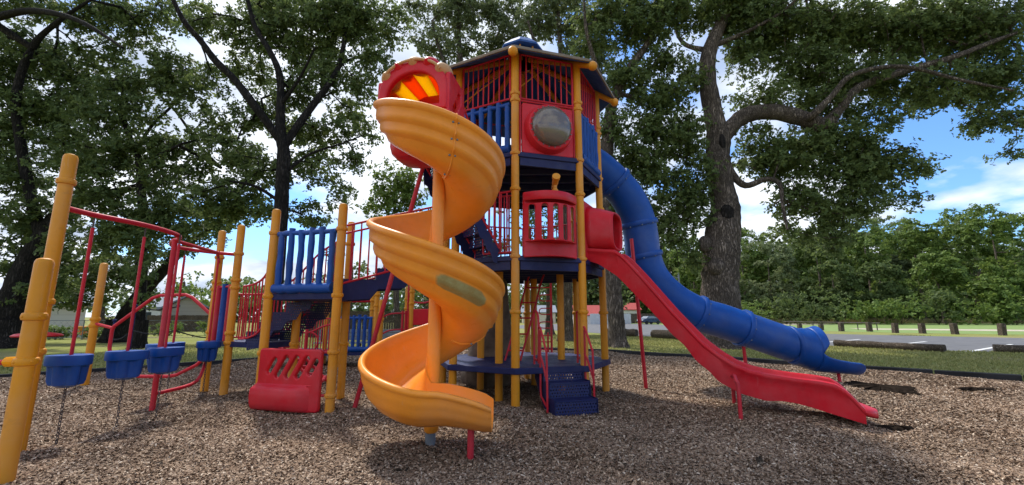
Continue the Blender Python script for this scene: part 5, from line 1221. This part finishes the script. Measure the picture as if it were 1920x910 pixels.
# trees beyond the play unit and under the tower
tree('oak_tree', 'dark leafy tree above the board fence, left of the spiral slide', 38,
    [(0, 0, [(655, 620, .6), (655, 560, .5), (660, 500, .3)])], [(600, 545, 70, 45), (680, 545, 60, 50), (640, 590, 60, 25), (700, 590, 40, 25), (560, 590, 50, 20), (610, 490, 40, 25)], 1.4, 46, .34, 'leafdark', crad=1.2, seed=31)
tree('oak_tree', 'dark leafy tree directly behind the spiral slide', 36,
    [(0, 0, [(800, 620, .6), (800, 560, .5), (800, 500, .3)])], [(780, 520, 60, 45), (850, 540, 60, 50), (800, 590, 60, 25), (880, 590, 40, 25)], 1.4, 46, .34, 'leafdark', crad=1.2, seed=32)
tree('oak_tree', 'dark leafy tree seen under the tower between its posts', 34,
    [(0, 0, [(1030, 620, .6), (1030, 560, .5), (1030, 500, .3)])], [(1010, 520, 50, 40), (1060, 530, 45, 40), (1110, 530, 40, 45), (1180, 540, 35, 40), (980, 560, 40, 20), (1090, 470, 50, 35), (1020, 440, 60, 45), (1060, 370, 60, 50), (970, 370, 55, 50), (930, 460, 45, 45)], 1.3, 46, .32, 'leafdark', crad=1.1, seed=33)
tree('maple_tree', 'rounded pale green tree behind the grey roofed houses', 75,
    [(0, 0, [(345, 610, .9), (345, 560, .7), (345, 530, .4)])], [(335, 555, 55, 30), (345, 530, 38, 22), (380, 560, 30, 20), (290, 570, 30, 20)], 2.4, 50, .62, 'leafwood', crad=2.1, seed=34)
tree('maple_tree', 'light green tree above the tan outbuilding', 60,
    [(0, 0, [(425, 610, .7), (425, 560, .5), (425, 530, .3)])], [(430, 535, 40, 28), (460, 560, 40, 25), (400, 555, 30, 20)], 2.2, 50, .5, 'leaflight', crad=1.7, seed=35)
tree('oak_tree', 'dark bushy tree between the white house and the grey roofed house', 42,
    [(0, 0, [(190, 625, .6), (190, 570, .5), (190, 540, .3)])], [(180, 550, 60, 34), (215, 570, 45, 34), (120, 545, 60, 28), (60, 545, 50, 28), (265, 560, 35, 30)], 1.6, 46, .38, 'leafdark', crad=1.3, seed=36)
# shrubs along the left fence
def shrub(px, Y, w_, h, leafm, lab, seed, group='shrubs', size=.12, name='shrub'):
    g = AT(px, 600, Y); g.z = 0; root = thing(name, lab, 'shrub', g, group); rd = np.random.default_rng(seed); n = 40
    q = rd.normal(0, 1, (n, 3)); q /= np.linalg.norm(q, axis=1)[:, None]; q *= (rd.random(n) ** .5)[:, None]; q = q * np.array([w_, w_ * .7, h * .5]) + np.array([0, 0, h * .5])
    o = quadmesh('foliage', leaves_at(q, np.full(n, w_ * .3), 36, size), M[leafm]); o.parent = root
    mb = MB()
    for i in range(8): mb.tube([g + Vector((0, 0, -.03)), g + Vector(q[i]) * .9], .02, 5)
    mb.build('stem', M['darkbark'], root)
shrub(110, 26.8, .8, .9, 'leafwood', 'low shrub by the fence under the white house window', 41, 'shrubs along the left fence')
shrub(185, 27.2, 1.0, .8, 'leaflight', 'yellow-green shrub by the fence right of the toy', 42, 'shrubs along the left fence')
shrub(262, 29, 1.0, 1.0, 'leaflight', 'tallest yellow-green weeds by the fence beneath the leaning trunk', 43, 'shrubs along the left fence')
shrub(320, 32, 1.2, .9, 'leaflight', 'bright weeds in front of the white and blue-grey house', 44, 'shrubs along the left fence')
shrub(395, 33, 1.0, 1.4, 'leafwood', 'green shrub in front of the tan outbuilding', 45, 'shrubs along the left fence')
# the wood beyond the field
def wood_tree(px, Y, top_py, halfw, leafm, lab, seed, low=-.08):
    top_py -= 14 if px < 1720 else 4
    g = AT(px, 600, Y); g.z = 0; H_ = AT(px, top_py, Y).z; root = thing('woodland_tree', lab, 'tree', g, 'trees of the wood beyond the field'); rd = np.random.default_rng(seed)
    W_ = halfw * Y / 804; Q = []; cs = []
    nb = 9
    B = [(np.array([0, 0, H_ * .72]), W_ * .75, H_ * .27)] + [(np.array([rd.uniform(-.6, .6) * W_, rd.uniform(-.5, .1) * W_, H_ * rd.uniform(low + .12, .72)]), W_ * rd.uniform(.34, .55), H_ * rd.uniform(.12, .2)) for _ in range(nb)]
    for c, a, b in B:
        n = int(26 * a * b / (W_ * H_ * .09) * .5) + 6; q = rd.normal(0, 1, (n, 3)); q /= np.linalg.norm(q, axis=1)[:, None]; q[:, 2] = np.abs(q[:, 2]) * 1.0 - .25 * rd.random(n); q[:, 1] = -np.abs(q[:, 1]) + .5 * rd.random(n)
        cs.append(c + q * np.array([a, a, b]))
    C = np.concatenate(cs); C = C[C[:, 2] > .3]
    Q = leaves_at(C, rd.uniform(.7, 1.3, len(C)) * W_ * .16, 62, .011 * Y * .5, .5); o = quadmesh('crown', Q, M[leafm]); o.parent = root
    mb = MB(); mb.tube([g + Vector((0, 0, -.05)), g + Vector((.2, 0, H_ * .35)), g + Vector((0, 0, H_ * .75))], [.012 * H_ + .1, .01 * H_ + .06, .04], 8)
    for i in range(5): mb.tube([g + Vector((.1, 0, H_ * (.25 + .08 * i))), g + Vector(B[i + 1][0])], [.12, .04], 5)
    mb.build('trunk', M['bark'], root)
WT = [(1262, 112, 470, 50, 'leafwood'), (1305, 96, 455, 55, 'leaflight'), (1400, 108, 438, 62, 'leafwood'), (1450, 92, 462, 62, 'leafsage'), (1490, 112, 432, 62, 'leafwood'), (1545, 98, 450, 60, 'leafdark'), (1590, 112, 420, 62, 'leafwood'), (1640, 98, 418, 62, 'leafwood'),
      (1690, 112, 415, 60, 'leafsage'), (1735, 100, 410, 55, 'leafwood'), (1790, 110, 415, 60, 'leafdark'), (1838, 98, 388, 62, 'leafwood'), (1890, 88, 382, 60, 'leafwood'), (1945, 92, 395, 60, 'leaflight'), (1770, 84, 470, 45, 'leafwood'), (1870, 76, 520, 42, 'leaflight'), (1660, 84, 500, 48, 'leafdark'), (1355, 92, 480, 55, 'leafdark'), (1570, 86, 500, 48, 'leafdark'), (1230, 120, 520, 40, 'leafwood'), (1520, 120, 446, 95, 'leafwood'), (1700, 122, 424, 95, 'leafwood'), (1850, 120, 404, 95, 'leafwood'), (1370, 122, 455, 95, 'leafwood')]
WL = ['woodland tree half hidden behind the street lamp', 'bright green woodland tree between the street lamp and the thick trunk', 'tall woodland tree just right of the thick oak trunk', 'broad grey-green maple at the front of the wood right of the oak', 'tall woodland tree behind the broad grey-green maple', 'dark woodland tree right of the broad maple', 'woodland tree under the drooping tip of the oak branch', 'tall green woodland tree above the fifth wooden post', 'grey-green woodland tree right of the middle of the wood', 'woodland tree below the open patch of cloud', 'dark woodland tree just left of the highest crown', 'highest tree crown on the skyline of the wood', 'tall tree at the right end of the wood', 'light green tree cut by the right edge of the view', 'lower tree in front of the dark ones, above the seventh post', 'low yellow-green tree at the front right of the wood', 'small dark tree low at the front middle of the wood', 'dark tree right beside the thick oak trunk', 'small dark tree above the fourth wooden post', 'leftmost tree of the wood, beyond the parked car', 'dark backing tree in the left middle of the wood', 'dark backing tree in the centre of the wood', 'dark backing tree at the right of the wood', 'dark backing tree behind the oak trunk']
for i, (a, l) in enumerate(zip(WT, WL)): wood_tree(*a, l, 60 + i)
SH = ['leftmost bush at the foot of the wood', 'bush at the foot of the wood under the broad maple', 'dark bush in the shade at the foot of the wood, left of middle', 'bright bush at the foot of the wood, middle', 'green bush at the foot of the wood above the sixth post', 'green bush at the foot of the wood above the eighth post', 'tall bush at the foot of the wood near the right edge', 'rightmost bush at the foot of the wood']
for i, px in enumerate((1400, 1475, 1540, 1625, 1690, 1760, 1830, 1905)):
    shrub(px, 80 - i, 5.2, 4.2 + (i % 3), ('leafwood', 'leafdark', 'leafdark', 'leaflight', 'leafwood', 'leafdark', 'leafwood', 'leaflight')[i], SH[i], 90 + i, 'bushes along the foot of the wood', .42, 'bush')
# the wood's deep interior
n = 60000; X = rng.uniform(20, 175, n); Yv = 124 + rng.uniform(0, 14, n); Zv = rng.random(n) ** .8 * (13 + 3 * np.sin(X * .11) + 2 * np.sin(X * .31)); C = np.stack([X, Yv, Zv], 1)[:3500]
tag(quadmesh('distant_wood', leaves_at(np.stack([rng.uniform(15, 190, 5200), 124 + rng.uniform(0, 12, 5200), rng.random(5200) * 20], 1), np.full(5200, 2.3), 18, 1.3), M['leafdark']), 'dark mass of foliage deep in the wood beyond the field', 'wood', kind='stuff')
tag(quadmesh('distant_wood', leaves_at(np.stack([rng.uniform(-75, 15, 1500), 100 + rng.uniform(0, 14, 1500), rng.random(1500) ** 1.2 * 9], 1), np.full(1500, 2.2), 16, 1.0), M['leafdark']), 'dark line of far trees behind the houses on the left', 'wood', kind='stuff')
# fallen leaves on the chips
fl = []
for px, py in ((537, 868), (620, 895), (905, 866), (985, 790), (1200, 840), (700, 850), (1420, 880), (300, 885), (760, 890), (1090, 880)):
    g = G(px, py); fl.append(((g.x, g.y, .045)))
Q = leaves_at(np.array(fl), np.full(len(fl), .02), 2, .09, .1, 0, ros=2)
for i in range(len(fl)):
    mb = MB()
    for q in Q[i * 2:i * 2 + 2]: mb.add([tuple(p) for p in q], [(0, 1, 2), (0, 2, 3)])
    o = mb.build('fallen_leaf', M['wood'], loc=fl[i], smooth=False); tag(o, 'small curled fallen oak leaf lying on the wood chips', 'leaf', 'fallen leaves on the wood chips')
